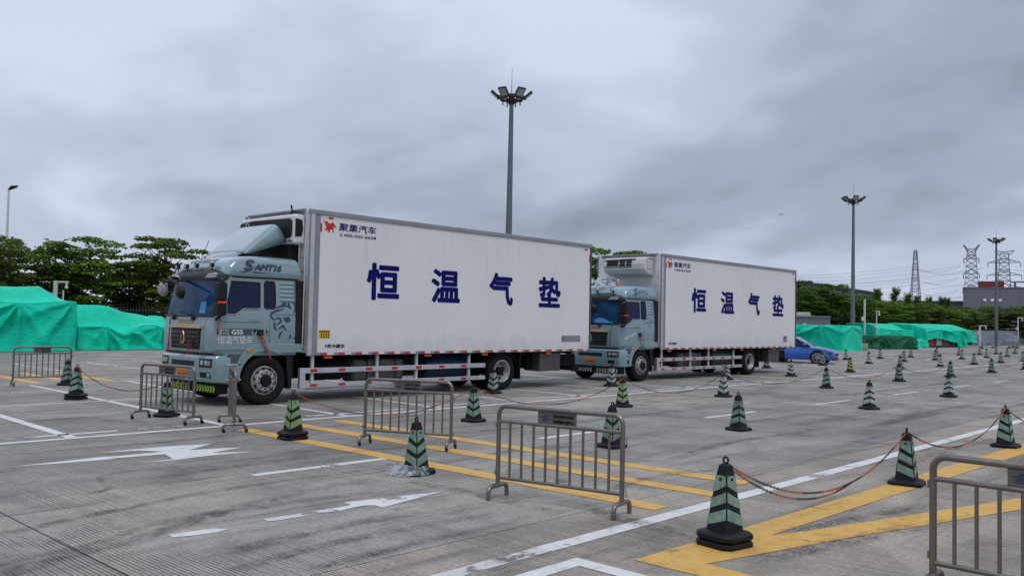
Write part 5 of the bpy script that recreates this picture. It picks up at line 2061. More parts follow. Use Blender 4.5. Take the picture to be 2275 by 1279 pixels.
make_tarp('green_tarpaulin', [(68.0, 27.85), (71.75, 27.8), (75.0, 36.5), (71.0, 36.8)],
          lambda x, y: 1.96 + 0.02 * math.sin(y * 2), TARP, 'boxy bright green tarpaulin behind the blue car', group=GT, fold=0.09,
          pinches=[(17.5, 1.0, 0.25, 4), (21.5, 0.6, 0.3, 3), (1.8, 1.0, 0.15, 4), (24.5, 1.0, 0.25, 4)], seed=9, skirt=0.35)
make_tarp('dark_green_tarpaulin', [(77.3, 30.0), (82.3, 27.0), (84.8, 30.2), (79.6, 33.2)],
          lambda x, y: 1.2 - 0.25 * sstep(81.6, 83.4, x - 0.3 * (y - 28)), TARP_DARK, 'low dark green tarpaulin right of the boxy green one', group=None, fold=0.16,
          pinches=[(2.3, 1.0, 0.35, 4), (5.0, 1.0, 0.3, 4), (0.6, 1.0, 0.3, 4)], seed=13)
make_tarp('green_tarpaulin', [(95.2, 30.3), (103.3, 28.6), (104.3, 33.0), (96.2, 34.7)],
          lambda x, y: 1.86 + 0.5 * sstep(29.0, 31.6, y + 0.2 * (x - 99)) + 0.06 * math.sin(x * 1.9), TARP, 'long bright green tarpaulin hanging over a row of crates', group=GT, fold=0.14,
          zbot=lambda u: (0.72 + 0.22 * math.sin(u * 21)) if u < 0.24 else (0.05 if u < 0.33 else 0.3), pinches=[(3.0, 1.0, 0.35, 4), (6.5, 1.0, 0.35, 4)], seed=17, N=240)
make_tarp('green_tarpaulin', [(88.3, 32.7), (94.8, 31.3), (95.8, 35.2), (89.5, 36.4)],
          lambda x, y: 1.72 + 0.6 * sstep(32.0, 34.0, y), TARP, 'bright green tarpaulin left of the crates, above a dark gap', group=GT, fold=0.12, pinches=[(3.0, 0.9, 0.12, 6)], seed=21, N=200)
make_tarp('green_tarpaulin', [(104.6, 30.6), (111.5, 29.9), (112.5, 33.4), (105.5, 34.3)],
          lambda x, y: 1.9 - 0.6 * sstep(109.5, 112.3, x), TARP, 'rounded end of the green tarpaulins left of the white camera post', group=GT, fold=0.2, pinches=[(3.5, 0.9, 0.15, 6)], seed=25, N=200, zbot=lambda u: 0.5 if u < 0.35 else 0.2)
make_tarp('green_tarpaulin', [(88.0, 29.9), (92.4, 29.2), (92.8, 30.6), (88.4, 31.2)],
          lambda x, y: 0.78 + 0.08 * math.sin(x * 4), TARP, 'small heap of bright green tarpaulin behind the dark green one', group=GT, fold=0.18, seed=29, N=160, skirt=0.3)
make_tarp('grey_plastic_cover', [(119.5, 32.6), (126.5, 29.0), (128.2, 31.4), (121.2, 34.6)],
          lambda x, y: 0.75 + 0.85 * sstep(119.2, 121.0, x) * sstep(128.0, 125.0, x), TARP_GREY, 'car shape wrapped in grey plastic sheet beside the farthest mast', 'cover', fold=0.15, seed=33, N=200)
make_tarp('blue_tarpaulin', [(77.4, 31.8), (79.2, 31.2), (80.2, 33.2), (78.4, 33.8)],
          lambda x, y: 1.42 + 0.06 * math.sin(x * 5), TARP_BLUE, 'small bright blue sheet peeping over the dark green tarpaulin', fold=0.08, seed=37, N=120)

# crates under the long tarpaulin
CR = [mat('crate_red', (0.22, 0.05, 0.035), 0.7, var=0.3), mat('crate_white', (0.42, 0.40, 0.37), 0.6), mat('crate_brick', (0.25, 0.09, 0.05), 0.7, var=0.4), mat('crate_dark', (0.05, 0.045, 0.04), 0.7), mat('crate_rust', (0.20, 0.06, 0.04), 0.7, var=0.4)]
CRL = ['dull red crate at the left end under the long tarpaulin', 'off-white crate under the long tarpaulin', 'brick-red braced crate under the long tarpaulin', 'dark crate under the long tarpaulin', 'rust-red crate at the right end under the long tarpaulin']
dv = Vector((103.3 - 95.2, 28.6 - 30.3, 0)).normalized()
an = math.atan2(dv.y, dv.x)
s = 0.35
for k, w in enumerate((1.7, 1.35, 1.6, 0.7, 2.0)):
    o = thing('crate', CRL[k], 'crate', (95.2 + dv.x * (s + w / 2) + 0.15, 30.3 + dv.y * (s + w / 2) + 0.55, 0), an, 'crates under the long tarpaulin')
    b = MB()
    b.box(-w / 2 + 0.04, w / 2 - 0.04, -0.42, 0.5, 0.12, 1.25)
    b.build('panel', CR[k], o)
    b = MB()
    for sx in (-1, 1):
        b.box(sx * (w / 2 - 0.05) - 0.05, sx * (w / 2 - 0.05) + 0.05, -0.46, -0.42, 0.1, 1.27)
    b.box(-w / 2, w / 2, -0.462, -0.42, 0.1, 0.2)
    if k == 2:
        for x0, z0, x1, z1 in ((-0.7, 0.2, 0.7, 1.2), (-0.7, 1.2, 0.7, 0.2)):
            b.tube([(x0, -0.44, z0), (x1, -0.44, z1)], 0.05, 4)
    b.build('batten', CR[3], o)
    b = MB()
    for sx in (-0.4, 0.4):
        b.box(sx * w - 0.06, sx * w + 0.06, -0.42, 0.5, 0.0, 0.12)
    b.build('skid', CR[3], o)
    s += w + 0.06
o = thing('cardboard_box', 'small pale box on the ground between the green tarpaulins', 'box', (73.6, 28.3, 0), 0.3)
b = MB()
b.box(-0.35, 0.35, -0.25, 0.25, 0.06, 0.55)
b.build('carton', mat('carton', (0.42, 0.33, 0.25), 0.8), o, bevel=0.01)
b = MB()
b.box(-0.36, 0.36, -0.26, 0.26, 0.0, 0.06)
b.build('pallet', mat('pallet_wood', (0.2, 0.12, 0.07), 0.8), o)

# ================================================================== BLUE CAR
def make_car():
    root = thing('sedan_car', 'bright blue sedan half hidden behind the second truck', 'car', (42.34, 18.45, 0), R(-76))
    # local x forward, front axle at 0; half width .9
    BL = mat('car_blue', (0.0, 0.08, 0.38), 0.25, 0.1, var=0.06, coat=1.0)
    top = [(0.80, 0.60), (0.76, 0.70), (0.60, 0.78), (0.2, 0.86), (-0.4, 0.945), (-0.72, 0.985)]
    secs = []
    # x, z_low, z_belt (side shoulder), half width, z_top(hood / deck centre)
    tab = [(-3.72, 0.45, 0.80, 0.72, 0.92), (-3.6, 0.30, 0.88, 0.82, 1.02), (-3.2, 0.22, 0.92, 0.88, 1.05), (-2.6, 0.20, 0.93, 0.90, 1.02), (-1.9, 0.19, 0.92, 0.905, 0.97), (-1.2, 0.19, 0.90, 0.905, 0.95), (-0.7, 0.19, 0.87, 0.905, 0.955),
           (-0.35, 0.20, 0.84, 0.90, 0.925), (0.0, 0.20, 0.80, 0.895, 0.89), (0.3, 0.20, 0.75, 0.88, 0.84), (0.55, 0.20, 0.69, 0.84, 0.77), (0.72, 0.22, 0.64, 0.76, 0.69), (0.80, 0.30, 0.56, 0.66, 0.60)]
    b = MB()
    rings_ = []
    for x, zl, zb, w, zt in tab:
        r = []
        for k in range(9):
            t = k / 8
            r.append((x, -w * (0.93 + 0.07 * math.sin(math.pi * min(1, t * 1.15))), zl + (zb - zl) * t))
        for k in range(1, 8):
            t = k / 8
            yy = -w * 0.93 * (1 - 2 * t)
            r.append((x, yy, zb + (zt - zb) * (1 - abs(1 - 2 * t) ** 2.6)))
        for k in range(9):
            t = 1 - k / 8
            r.append((x, w * (0.93 + 0.07 * math.sin(math.pi * min(1, t * 1.15))), zl + (zb - zl) * t))
        rings_.append(r)
    stack(b, rings_)
    body = b.build('body', BL, root, True, angle=50)
    # cabin
    cab_t = [(-3.05, -2.95, 1.0), (-2.4, -2.35, 1.0), (-0.75, -0.8, 1.0)]
    b = MB()
    lower = [(-3.25, 0.74, 0.98), (-2.2, 0.79, 0.95), (-1.2, 0.79, 0.93), (-0.42, 0.74, 0.92)]
    upper = [(-2.45, 0.56, 1.36), (-2.1, 0.60, 1.41), (-1.7, 0.61, 1.425), (-1.28, 0.57, 1.39)]
    vs = []
    for s_ in (-1, 1):
        vs += [(x, s_ * y, z) for x, y, z in lower] + [(x, s_ * y, z) for x, y, z in upper]
    fs = []
    for k in range(3):
        fs += [(k, k + 1, k + 5, k + 4), (8 + k, 12 + k, 13 + k, 9 + k)]
        fs += [(4 + k, 5 + k, 13 + k, 12 + k)]
    fs += [(3, 11, 15, 7), (0, 4, 12, 8)]
    b.add(vs, fs)
    gl = b.build('cabin_glass', DARK_GLASS, root, bevel=0.02)
    b = MB()
    b.prism([(-0.46, 0.935), (-1.27, 1.395)], lambda u, v, w: (u, w, v), 0, 0) if False else None
    b.add([(-0.45, -0.66, 0.945), (-0.45, 0.66, 0.945), (-1.22, 0.53, 1.385), (-1.22, -0.53, 1.385)], [(0, 1, 2, 3)])
    b.build('windscreen', mat('car_windscreen', (0.30, 0.36, 0.40), 0.06, 0.0, spec=1.0), gl)
    b = MB()
    b.grid(lambda u, v: Vector((-2.5 + 1.22 * u, (-0.6 + 1.2 * v), 1.375 + 0.06 * math.sin(math.pi * u) * (1 - 0.5 * (2 * v - 1) ** 2) + 0.012)), 8, 6)
    b.build('roof', BL, root, True)
    b = MB()
    for s_ in (-1, 1):
        b.tube([(-0.38, s_ * 0.76, 0.92), (-1.28, s_ * 0.585, 1.40), (-1.7, s_ * 0.625, 1.435), (-2.1, s_ * 0.615, 1.42), (-2.45, s_ * 0.575, 1.37), (-3.2, s_ * 0.74, 0.99)], 0.03, 6)
        b.tube([(-1.75, s_ * 0.625, 1.42), (-1.75, s_ * 0.80, 0.94)], 0.03, 6)
    b.build('pillar', BL, root, True)
    for s_ in (-1, 1):
        b = MB()
        b.box(-0.72, -0.55, s_ * 0.93 - 0.07, s_ * 0.93 + 0.07, 0.93, 1.05)
        b.build('wing_mirror', BL, root, bevel=0.04)
        b = MB()
        b.prism([(0.46, 0.66), (0.70, 0.60), (0.72, 0.52), (0.42, 0.58)], lambda u, v, w: (u, w, v), s_ * 0.86, s_ * 0.60)
        hl = b.build('headlight', mat('car_lamp', (0.05, 0.055, 0.06), 0.1, spec=0.9), root, bevel=0.02)
        b = MB()
        b.prism([(-1.74, 0.24), (-1.73, 0.24), (-1.73, 0.9), (-1.74, 0.9)], lambda u, v, w: (u, w, v), s_ * 0.91, s_ * 0.86)
        b.prism([(-0.48, 0.30), (-0.47, 0.30), (-0.47, 0.84), (-0.48, 0.84)], lambda u, v, w: (u, w, v), s_ * 0.91, s_ * 0.86)
        b.build('door_seam', BLACK, root)
        for x in (0.0, -2.72):
            w = thing('wheel', None, None, (x, s_ * 0.90, 0.325))
            w.parent = root
            b = MB()
            b.lathe([(0.24, s_ * 0.0), (0.28, s_ * 0.015), (0.315, -s_ * 0.005), (0.325, -s_ * 0.03), (0.325, -s_ * 0.19), (0.24, -s_ * 0.2)], (0, 0, 0), 'Y', 32)
            b.lathe([(0.385, s_ * 0.012), (0.385, -s_ * 0.3)], (0, 0, 0.01), 'Y', 32)
            b.lathe([(0.385, s_ * 0.013), (0.325, s_ * 0.002)], (0, 0, 0.01), 'Y', 32)
            b.build('tyre', RUBBER, w, True)
            b = MB()
            b.lathe([(0.25, s_ * 0.012), (0.225, s_ * 0.014), (0.215, -s_ * 0.02)], (0, 0, 0), 'Y', 32)
            for k in range(10):
                a = 2 * math.pi * k / 10 + (0.1 if k % 2 else -0.1)
                b.tube([(0.02 * math.cos(a), s_ * 0.022, 0.02 * math.sin(a)), (0.23 * math.cos(a), s_ * 0.018, 0.23 * math.sin(a))], 0.014, 5)
            b.cyl((0, 0, 0), (0, s_ * 0.03, 0), 0.05, n=16)
            b.build('rim', mat('alloy', (0.42, 0.40, 0.38), 0.3, 0.8), w)
            b = MB()
            b.lathe([(0.22, -s_ * 0.03), (0.0, -s_ * 0.03)], (0, 0, 0), 'Y', 24)
            b.build('brake_disc', BLACK, w)
    b = MB()
    b.box(0.74, 0.80, -0.5, 0.5, 0.24, 0.36)
    b.box(0.70, 0.815, -0.78, 0.78, 0.19, 0.25)
    b.build('lower_intake', BLACK, root, bevel=0.02)
    for s_ in (-1, 1):
        b = MB()
        b.prism([(s_ * 0.06, 0.56), (s_ * 0.32, 0.57), (s_ * 0.34, 0.50), (s_ * 0.28, 0.45), (s_ * 0.06, 0.45)], lambda u, v, w: (w, u, v), 0.74, 0.822)
        b.build('grille', BLACK, root, bevel=0.01)
    b = MB()
    b.box(0.815, 0.825, -0.22, 0.22, 0.36, 0.45)
    b.build('license_plate', mat('plate_blue', (0.05, 0.12, 0.4), 0.4), root)
    root.rotation_euler = (0, 0, R(-77))
    root.scale = (0.95, 0.95, 0.93)


make_car()

# ================================================================== MASTS, LAMPS, POSTS
def make_mast(x, y, label, seed):
    root = thing('light_mast', label, 'light mast', (x, y, 0), seed * 0.7, 'tall floodlight masts')
    b = MB()
    b.tube([(0, 0, 0), (0, 0, 6), (0, 0, 12.75)], 0.2, 14, radii=[0.20, 0.155, 0.10])
    b.cyl((0, 0, 0), (0, 0, 0.05), 0.34, n=16)
    b.build('pole', GALV, root, True, angle=60)
    b = MB()
    rg = [(0.52 * math.cos(2 * math.pi * k / 24), 0.52 * math.sin(2 * math.pi * k / 24), 12.62) for k in range(25)]
    b.tube(rg, 0.035, 6)
    rg = [(0.3 * math.cos(2 * math.pi * k / 24), 0.3 * math.sin(2 * math.pi * k / 24), 12.5) for k in range(25)]
    b.tube(rg, 0.03, 6)
    for k in range(6):
        a = 2 * math.pi * k / 6
        b.tube([(0, 0, 12.35), (0.3 * math.cos(a), 0.3 * math.sin(a), 12.5), (0.52 * math.cos(a), 0.52 * math.sin(a), 12.62)], 0.025, 5)
        b.cyl((0.42 * math.cos(a), 0.42 * math.sin(a), 12.3), (0.42 * math.cos(a), 0.42 * math.sin(a), 12.6), 0.03, n=6)
    b.build('crown_ring', BLACK, root)
    for k in range(6):
        a = 2 * math.pi * k / 6
        M = Matrix.Rotation(a, 4, 'Z') @ Matrix.Translation((0.80, 0, 12.80)) @ Matrix.Rotation(R(48), 4, 'Y')
        b = MB()
        b.box(-0.05, 0.06, -0.21, 0.21, -0.24, 0.24, 0, M)
        b.box(0.061, 0.066, -0.18, 0.18, -0.20, 0.20, 1, M)
        b.tube([(0.52 * math.cos(a), 0.52 * math.sin(a), 12.62), (0.66 * math.cos(a), 0.66 * math.sin(a), 12.62), (0.76 * math.cos(a), 0.76 * math.sin(a), 12.74)], 0.03, 5)
        b.build('floodlight', [BLACK, LENS], root)
    b = MB()
    b.tube([(0, 0, 12.7), (0, 0, 13.0), (0, 0, 14.1)], 0.02, 5, radii=[0.03, 0.02, 0.008])
    b.build('lightning_rod', GALV, root)
    b = MB()
    b.cyl((0, 0, 12.35), (0, 0, 12.85), 0.16, n=12)
    b.build('winch_head', BLACK, root)


make_mast(30.7, 29.0, 'tall floodlight mast rising above the nearest truck box', 0.35)
make_mast(74.0, 29.45, 'tall floodlight mast behind the boxy green tarpaulin', 0.9)
make_mast(116.3, 29.0, 'farthest floodlight mast near the grey building', 1.6)

WHITE_POLE = mat('white_pole', (0.55, 0.56, 0.56), 0.45, var=0.08)
o = thing('street_lamp', 'single white street lamp over the trees at far left', 'street lamp', (17.9, 59.6, 0), R(-15))
b = MB()
b.tube([(0, 0, 0), (0, 0, 9.35)], 0.1, 10, radii=[0.11, 0.06])
b.build('pole', WHITE_POLE, o, True)
b = MB()
b.prism([(-0.06, 9.30), (0.10, 9.52), (0.50, 9.58), (0.44, 9.44), (0.1, 9.26)], lambda u, v, w: (u, w, v), -0.13, 0.13)
b.build('lamp_head', BLACK, o, bevel=0.02)
for (x, y, z, lb) in ((46.1, 132.2, 12.1, 'tiny twin-arm street lamp above the leftmost trees'), (57.0, 127.9, 11.7, 'tiny twin-arm street lamp left of the nearest cab')):
    o = thing('twin_street_lamp', lb, 'street lamp', (x, y, 0), R(-45), 'far twin-arm street lamps')
    b = MB()
    b.tube([(0, 0, 0), (0, 0, z - 0.8)], 0.1, 8)
    b.build('pole', GALV, o)
    for s_ in (-1, 1):
        b = MB()
        b.tube([(0, 0, z - 0.8), (s_ * 0.35, 0, z - 0.5), (s_ * 1.5, 0, z)], 0.07, 6)
        b.build('arm', GALV, o)
        b = MB()
        b.box(min(s_ * 1.1, s_ * 1.75), max(s_ * 1.1, s_ * 1.75), -0.12, 0.12, z - 0.06, z + 0.08)
        b.build('lamp_head', GALV, o)


def camera_post(x, y, h, arm, label, rz=R(-45), r=0.06, m_=None):
    o = thing('camera_post', label, 'camera post', (x, y, 0), rz, 'security camera posts')
    m_ = m_ or WHITE_POLE
    b = MB()
    b.cyl((0, 0, 0), (0, 0, h), r, n=10)
    b.build('pole', m_, o, True, angle=60)
    if arm:
        b = MB()
        b.box(-r, arm, -0.05, 0.05, h - 0.1, h)
        b.build('arm', m_, o)
        b = MB()
        b.cyl((arm * 0.85, 0, h - 0.35), (arm * 0.85, 0, h - 0.1), 0.06, n=10)
        b.lathe([(0.0, h - 0.47), (0.09, h - 0.44), (0.11, h - 0.36), (0.07, h - 0.32)], (arm * 0.85, 0, 0), 'Z', 12)
        b.build('camera', WHITE_POLE, o, True)
    b = MB()
    b.box(-0.2 - r, -r, -0.12, 0.12, h * 0.55, h * 0.55 + 0.4)
    b.build('control_box', WHITE_POLE, o)


camera_post(19.2, 54.9, 3.6, 0.75, 'pale green camera post rising behind the left tarpaulin', r=0.13, m_=mat('pole_mint', (0.42, 0.52, 0.50), 0.4))
camera_post(20.25, 56.6, 3.1, 0, 'short white post behind the left tarpaulin', r=0.05)
camera_post(84.0, 32.3, 4.6, 0.0, 'white pole standing behind the dark green tarpaulin', r=0.10)
camera_post(84.9, 31.5, 3.5, 0.3, 'slim white camera post right of the white pole', r=0.05)
camera_post(118.9, 31.5, 2.5, 0.9, 'white camera post at the right end of the green tarpaulins', r=0.11)
camera_post(131.6, 30.2, 3.7, 0.7, 'thin white camera post near the right edge', r=0.07)

# ================================================================== BUILDINGS
def wall_panels(b, p, q, z0, z1, n, depth=0.05):
    pass


CLAD = mat('grey_cladding', (0.15, 0.155, 0.175), 0.6, var=0.06, vscale=0.2)
CLAD2 = mat('blue_grey_cladding', (0.085, 0.105, 0.13), 0.6, var=0.08, vscale=0.2)
o = thing('grey_building', 'large plain grey building with round lamps at the right edge', 'building', (192.5, 54.1, 0), math.atan2(-11.5, 2.9))
b = MB()
b.box(0, 40, 0, 26, 0, 10.4)
b.build('wall', CLAD, o)
b = MB()
b.box(-0.1, 40.1, -0.1, 26.1, 10.4, 10.65)
b.build('parapet', mat('parapet_grey', (0.12, 0.125, 0.14), 0.6), o)
for x in (3.9, 5.2, 6.6, 13.2, 16.2):
    b = MB()
    b.lathe([(0.0, -0.12), (0.28, -0.1), (0.32, 0.0)], (x, 0, 8.05), 'Y', 16)
    b.build('wall_lamp', mat('lamp_white', (0.7, 0.7, 0.68), 0.4), o)
for k in range(1, 12):
    b = MB()
    b.box(3.3 * k - 0.03, 3.3 * k + 0.03, -0.02, 0.0, 0, 10.4)
    b.build('cladding_joint', CLAD2, o)
b = MB()
b.box(8.5, 40, 0.6, 0.9, 11.6, 11.85)
for x in (9, 17, 26, 35):
    b.box(x, x + 0.4, 0.6, 0.9, 10.6, 11.6)
b.build('roof_rail', CLAD2, o)
o = thing('red_container', 'dark red container on the roof of the grey building', 'container', (193.6, 52.6, 10.65), math.atan2(-11.5, 2.9))
b = MB()
b.box(1.0, 5.6, 2.0, 5.0, 0.0, 1.35)
b.build('body', mat('container_red', (0.20, 0.025, 0.03), 0.6, var=0.15), o)
b = MB()
for k in range(12):
    b.box(1.1 + 0.38 * k, 1.25 + 0.38 * k, 1.95, 2.0, 0.08, 1.27)
b.build('rib', MATS['container_red'], o)
o = thing('warehouse', 'blue-grey warehouse roof behind the trees right of the second truck', 'building', (152.5, 70, 0), math.atan2(-5.6, 19.5))
b = MB()
b.prism([(-12, 0), (22.5, 0), (22.5, 8.5), (5, 9.7), (-12, 10.1)], lambda u, v, w: (u, w, v), 0, 30)
b.build('wall', CLAD2, o)
b = MB()
b.prism([(-12.2, 10.1), (5, 9.7), (22.8, 8.5), (22.8, 8.8), (5, 10.0), (-12.2, 10.4)], lambda u, v, w: (u, w, v), -0.3, 30.3)
b.build('roof', mat('roof_slate', (0.06, 0.075, 0.09), 0.5), o)
for k in range(8):
    b = MB()
    b.box(-10 + 4 * k, -8.4 + 4 * k, -0.06, 0.0, 5.2, 6.6)
    b.build('window', DARK_GLASS, o)
o = thing('low_building', 'low dark flat-roofed building left of the grey building', 'building', (194, 62.5, 0), math.atan2(-9, 2.0))
b = MB()
b.box(-6, 8.6, 0, 15, 0, 7.6)
b.build('wall', CLAD2, o)
b = MB()
b.box(-6.2, 8.9, -0.3, 15.2, 7.6, 7.95)
b.build('roof', MATS['roof_slate'], o)
b = MB()
b.box(8.0, 8.35, -0.08, 0, 4.5, 7.6)
b.build('downpipe', WHITE_POLE, o)
o = thing('site_cabin', 'small grey site cabin with a rooftop unit above the boxy tarpaulin', 'cabin', (77.1, 36.3, 0), math.atan2(-3.6, 1.4))
b = MB()
b.box(-2.0, 3.2, 0, 2.6, 0, 2.75)
b.build('wall', mat('cabin_grey', (0.16, 0.165, 0.18), 0.6), o)
b = MB()
b.box(-2.1, 3.3, -0.1, 2.7, 2.75, 2.85)
b.build('roof', mat('cabin_roof', (0.24, 0.25, 0.27), 0.6), o)
b = MB()
b.box(0.9, 1.25, -0.03, 0.0, 1.9, 2.15)
b.build('window', WHITE_POLE, o)
b = MB()
b.box(0.3, 1.5, 0.6, 1.4, 2.85, 3.2)
b.build('rooftop_unit', mat('unit_beige', (0.5, 0.48, 0.42), 0.6), o, bevel=0.03)
b = MB()
b.box(3.2, 3.24, 0.9, 1.7, 0.1, 2.2)
b.build('door', WHITE_POLE, o)

# perimeter wall, right; fence, left
o = thing('perimeter_wall', 'low grey panel wall under the trees at the far right', 'wall', (112, 36.3, 0), math.atan2(-5, 28))
PW = mat('panel_grey', (0.20, 0.205, 0.22), 0.7, var=0.08)
pm = None
for k in range(17):
    if pm is None:
        b = MB()
        b.box(0.03, 1.97, -0.03, 0.03, 0.05, 1.9)
        q = b.build('panel', PW, o)
        pm = q.data
    else:
        q = bpy.data.objects.new('panel', pm)
        COL.objects.link(q)
        q.parent = o
    q.location = (2.0 * k, 0, 0)
b = MB()
b.box(0, 34, -0.06, 0.06, 0, 0.05)
b.build('footing', CLAD, o)
o = thing('dark_fence', 'dark mesh fence behind the dark green tarpaulin', 'fence', (73.5, 39.2, 0), math.atan2(-2.4, 33))
DF = mat('fence_dark', (0.014, 0.02, 0.018), 0.7)
for k in range(14):
    b = MB()
    b.box(2.6 * k - 0.05, 2.6 * k + 0.05, -0.05, 0.05, 0, 2.3)
    b.build('post', DF, o)
    b = MB()
    b.box(2.6 * k + 0.05, 2.6 * k + 2.55, -0.02, 0.02, 0.05, 2.15)
    b.build('mesh_panel', DF, o)
o = thing('picket_fence', 'black picket fence above the tarpaulin left of the nearest cab', 'fence', (14.0, 58.0, 0), math.atan2(-3.0, 20))
FB = mat('fence_black', (0.03, 0.033, 0.034), 0.6)
pm = None
for k in range(110):
    if pm is None:
        b = MB()
        b.box(-0.022, 0.022, -0.022, 0.022, 0, 2.12)
        b.lathe([(0.026, 2.12), (0.0, 2.24)], (0, 0, 0), 'Z', 4)
        q = b.build('picket', FB, o)
        pm = q.data
    else:
        q = bpy.data.objects.new('picket', pm)
        COL.objects.link(q)
        q.parent = o
    q.location = (0.19 * k, 0, 0)
for z in (0.25, 1.0, 1.95):
    b = MB()
    b.box(-0.2, 21, 0.022, 0.05, z, z + 0.05)
    b.build('rail', FB, o)
b = MB()
b.box(-0.2, 21, 0.1, 0.3, 0.0, 1.55)
b.build('fence_plinth', mat('plinth_white', (0.3, 0.31, 0.31), 0.7), o)

# ================================================================== TREES
def tree_meshes(seed, H, crown_r, trunk_h, leaves, leaf, layered=True):
    rs = random.Random(seed)
    clumps = []
    n_cl = 46
    for k in range(n_cl):
        f = (k + 0.5) / n_cl
        zz = trunk_h * 0.75 + (H - trunk_h * 0.75) * (0.06 + 0.90 * f)
        prof = math.sin(math.pi * (0.22 + 0.74 * (1 - f) ** 0.75 if layered else 0.12 + 0.8 * f)) ** 0.7
        rad = crown_r * max(0.28, prof) * (0.78 + 0.4 * rs.random())
        a = k * 2.399 + rs.uniform(-0.5, 0.5)
        rr = rad * math.sqrt(rs.uniform(0.12, 1.0)) * 0.86
        c = Vector((math.cos(a) * rr, math.sin(a) * rr, zz + rs.uniform(-0.15, 0.15)))
        s_ = rs.uniform(0.55, 1.0) * crown_r * 0.40
        clumps.append((c, s_ * 1.1, s_ * rs.uniform(0.22, 0.36)))
    b = MB()
    per = leaves // n_cl
    for c, sr, sz in clumps:
        for i in range(int(per * (sr / (crown_r * 0.3)))):
            th = rs.uniform(0, 2 * math.pi)
            ph = math.acos(rs.uniform(-0.35, 1.0))
            q = rs.random() ** 0.28
            d = Vector((math.sin(ph) * math.cos(th), math.sin(ph) * math.sin(th), math.cos(ph)))
            ripple = 1 + 0.30 * noise.noise(Vector((d.x * 2.2 + c.x, d.y * 2.2 + c.y, d.z * 2.2 + c.z)))
            p = c + Vector((d.x * sr * q * ripple, d.y * sr * q * ripple, d.z * sz * q * ripple))
            nrm = (Vector((d.x * 0.5, d.y * 0.5, 0.75 + d.z * 0.5)) + Vector((rs.uniform(-1, 1), rs.uniform(-1, 1), rs.uniform(-1, 1))) * 0.65).normalized()
            t = nrm.orthogonal().normalized()
            t = Matrix.Rotation(rs.uniform(0, 6.28), 3, nrm) @ t
            u = nrm.cross(t)
            L = leaf * rs.uniform(0.6, 1.25)
            W = L * rs.uniform(0.45, 0.7)
            b.add([p - t * L * 0.5, p + u * W * 0.5, p + t * L * 0.5 - nrm * L * 0.12, p - u * W * 0.5], [(0, 1, 2, 3)])
    tb = MB()
    tb.tube([(0, 0, -0.05), (0.05, 0.02, trunk_h * 0.5), (0.02, -0.04, trunk_h), (0.0, 0.0, H * 0.72), (0, 0, H * 0.9)], 0.1, 8, radii=[0.17, 0.13, 0.11, 0.06, 0.02])
    for k, (c, sr, sz) in enumerate(clumps):
        if k % 2:
            continue
        z0 = max(trunk_h * 0.7, c.z - (0.5 + 0.35 * math.hypot(c.x, c.y)))
        tb.tube([(0, 0, z0), (c.x * 0.45, c.y * 0.45, (z0 + c.z) / 2 - 0.05), (c.x * 0.92, c.y * 0.92, c.z)], 0.04, 5, radii=[0.06, 0.04, 0.012])
    return b, tb


VAR = []
for k, (H, cr, th, nl, lf) in enumerate(((6.4, 2.7, 1.5, 9500, 0.24), (6.0, 2.9, 1.1, 9800, 0.23), (5.4, 2.5, 1.2, 9000, 0.22), (6.6, 2.6, 1.9, 8600, 0.24))):
    cb, tb = tree_meshes(k + 11, H, cr, th, nl, lf)
    mk = LEAF[(0, 1, 2, 0)[k]]
    crown = cb.build('crown', mk, None)
    trunk = tb.build('trunk', BARK, None, True)
    VAR.append((H, crown.data, trunk.data))
    bpy.data.objects.remove(crown)
    bpy.data.objects.remove(trunk)


def plant_tree(x, y, top, var, label, group, rz=0.0, wide=1.0, leafmat=None, name='leafy_tree'):
    H, cm, tm = VAR[var]
    s_ = top / H
    o = thing(name, label, 'tree', (x, y, 0), rz, group)
    o.scale = (s_ * wide, s_ * wide, s_)
    c = bpy.data.objects.new('crown', cm)
    COL.objects.link(c)
    c.parent = o
    if leafmat is not None:
        c.material_slots[0].link = 'OBJECT'
        c.material_slots[0].material = leafmat
    t = bpy.data.objects.new('trunk', tm)
    COL.objects.link(t)
    t.parent = o
    return o


LG, RG = 'trees behind the left tarpaulins', 'trees along the far right edge of the lot'
for i, (x, y, top, v, w, lm, lb) in enumerate([
        (15.0, 59.0, 5.4, 1, 1.0, 0, 'dark tree at the very left edge under the street lamp'),
        (17.0, 57.6, 6.35, 3, 0.85, 2, 'olive and reddish topped tree in front of the street lamp'),
        (20.4, 61.5, 6.0, 1, 1.15, 0, 'broad dark green tree left of the layered light green tree'),
        (22.4, 60.0, 6.75, 0, 1.05, 1, 'light green layered tree above the left tarpaulins'),
        (26.6, 62.0, 5.5, 2, 1.1, 0, 'low dark tree between the layered tree and the nearest cab'),
        (27.6, 58.8, 7.2, 3, 1.0, 2, 'tall olive tree rising behind the nearest cab'),
        (31.5, 60.5, 5.6, 1, 1.0, 0, 'dark tree mostly hidden behind the nearest cab'),
        (23.0, 66.0, 4.9, 2, 1.3, 0, 'low dark tree in the second rank behind the light green tree'),
        (18.3, 67.0, 4.8, 1, 1.3, 0, 'low dark tree in the second rank behind the street lamp'),
        (29.0, 66.0, 5.1, 2, 1.3, 0, 'low dark tree in the second rank near the nearest cab'),
        (56.6, 42.6, 8.0, 0, 1.2, 1, 'tree seen in the gap between the two trucks'),
        (52.5, 45.5, 6.6, 1, 0.9, 0, 'lower tree behind the first truck box, left of the gap'),
        (60.5, 43.6, 6.4, 2, 1.0, 0, 'lower tree behind the roof of the second cab')]):
    plant_tree(x, y, top, v, lb, LG if i < 10 else 'trees behind the trucks', rz=i * 1.3, wide=w, leafmat=LEAF[lm])
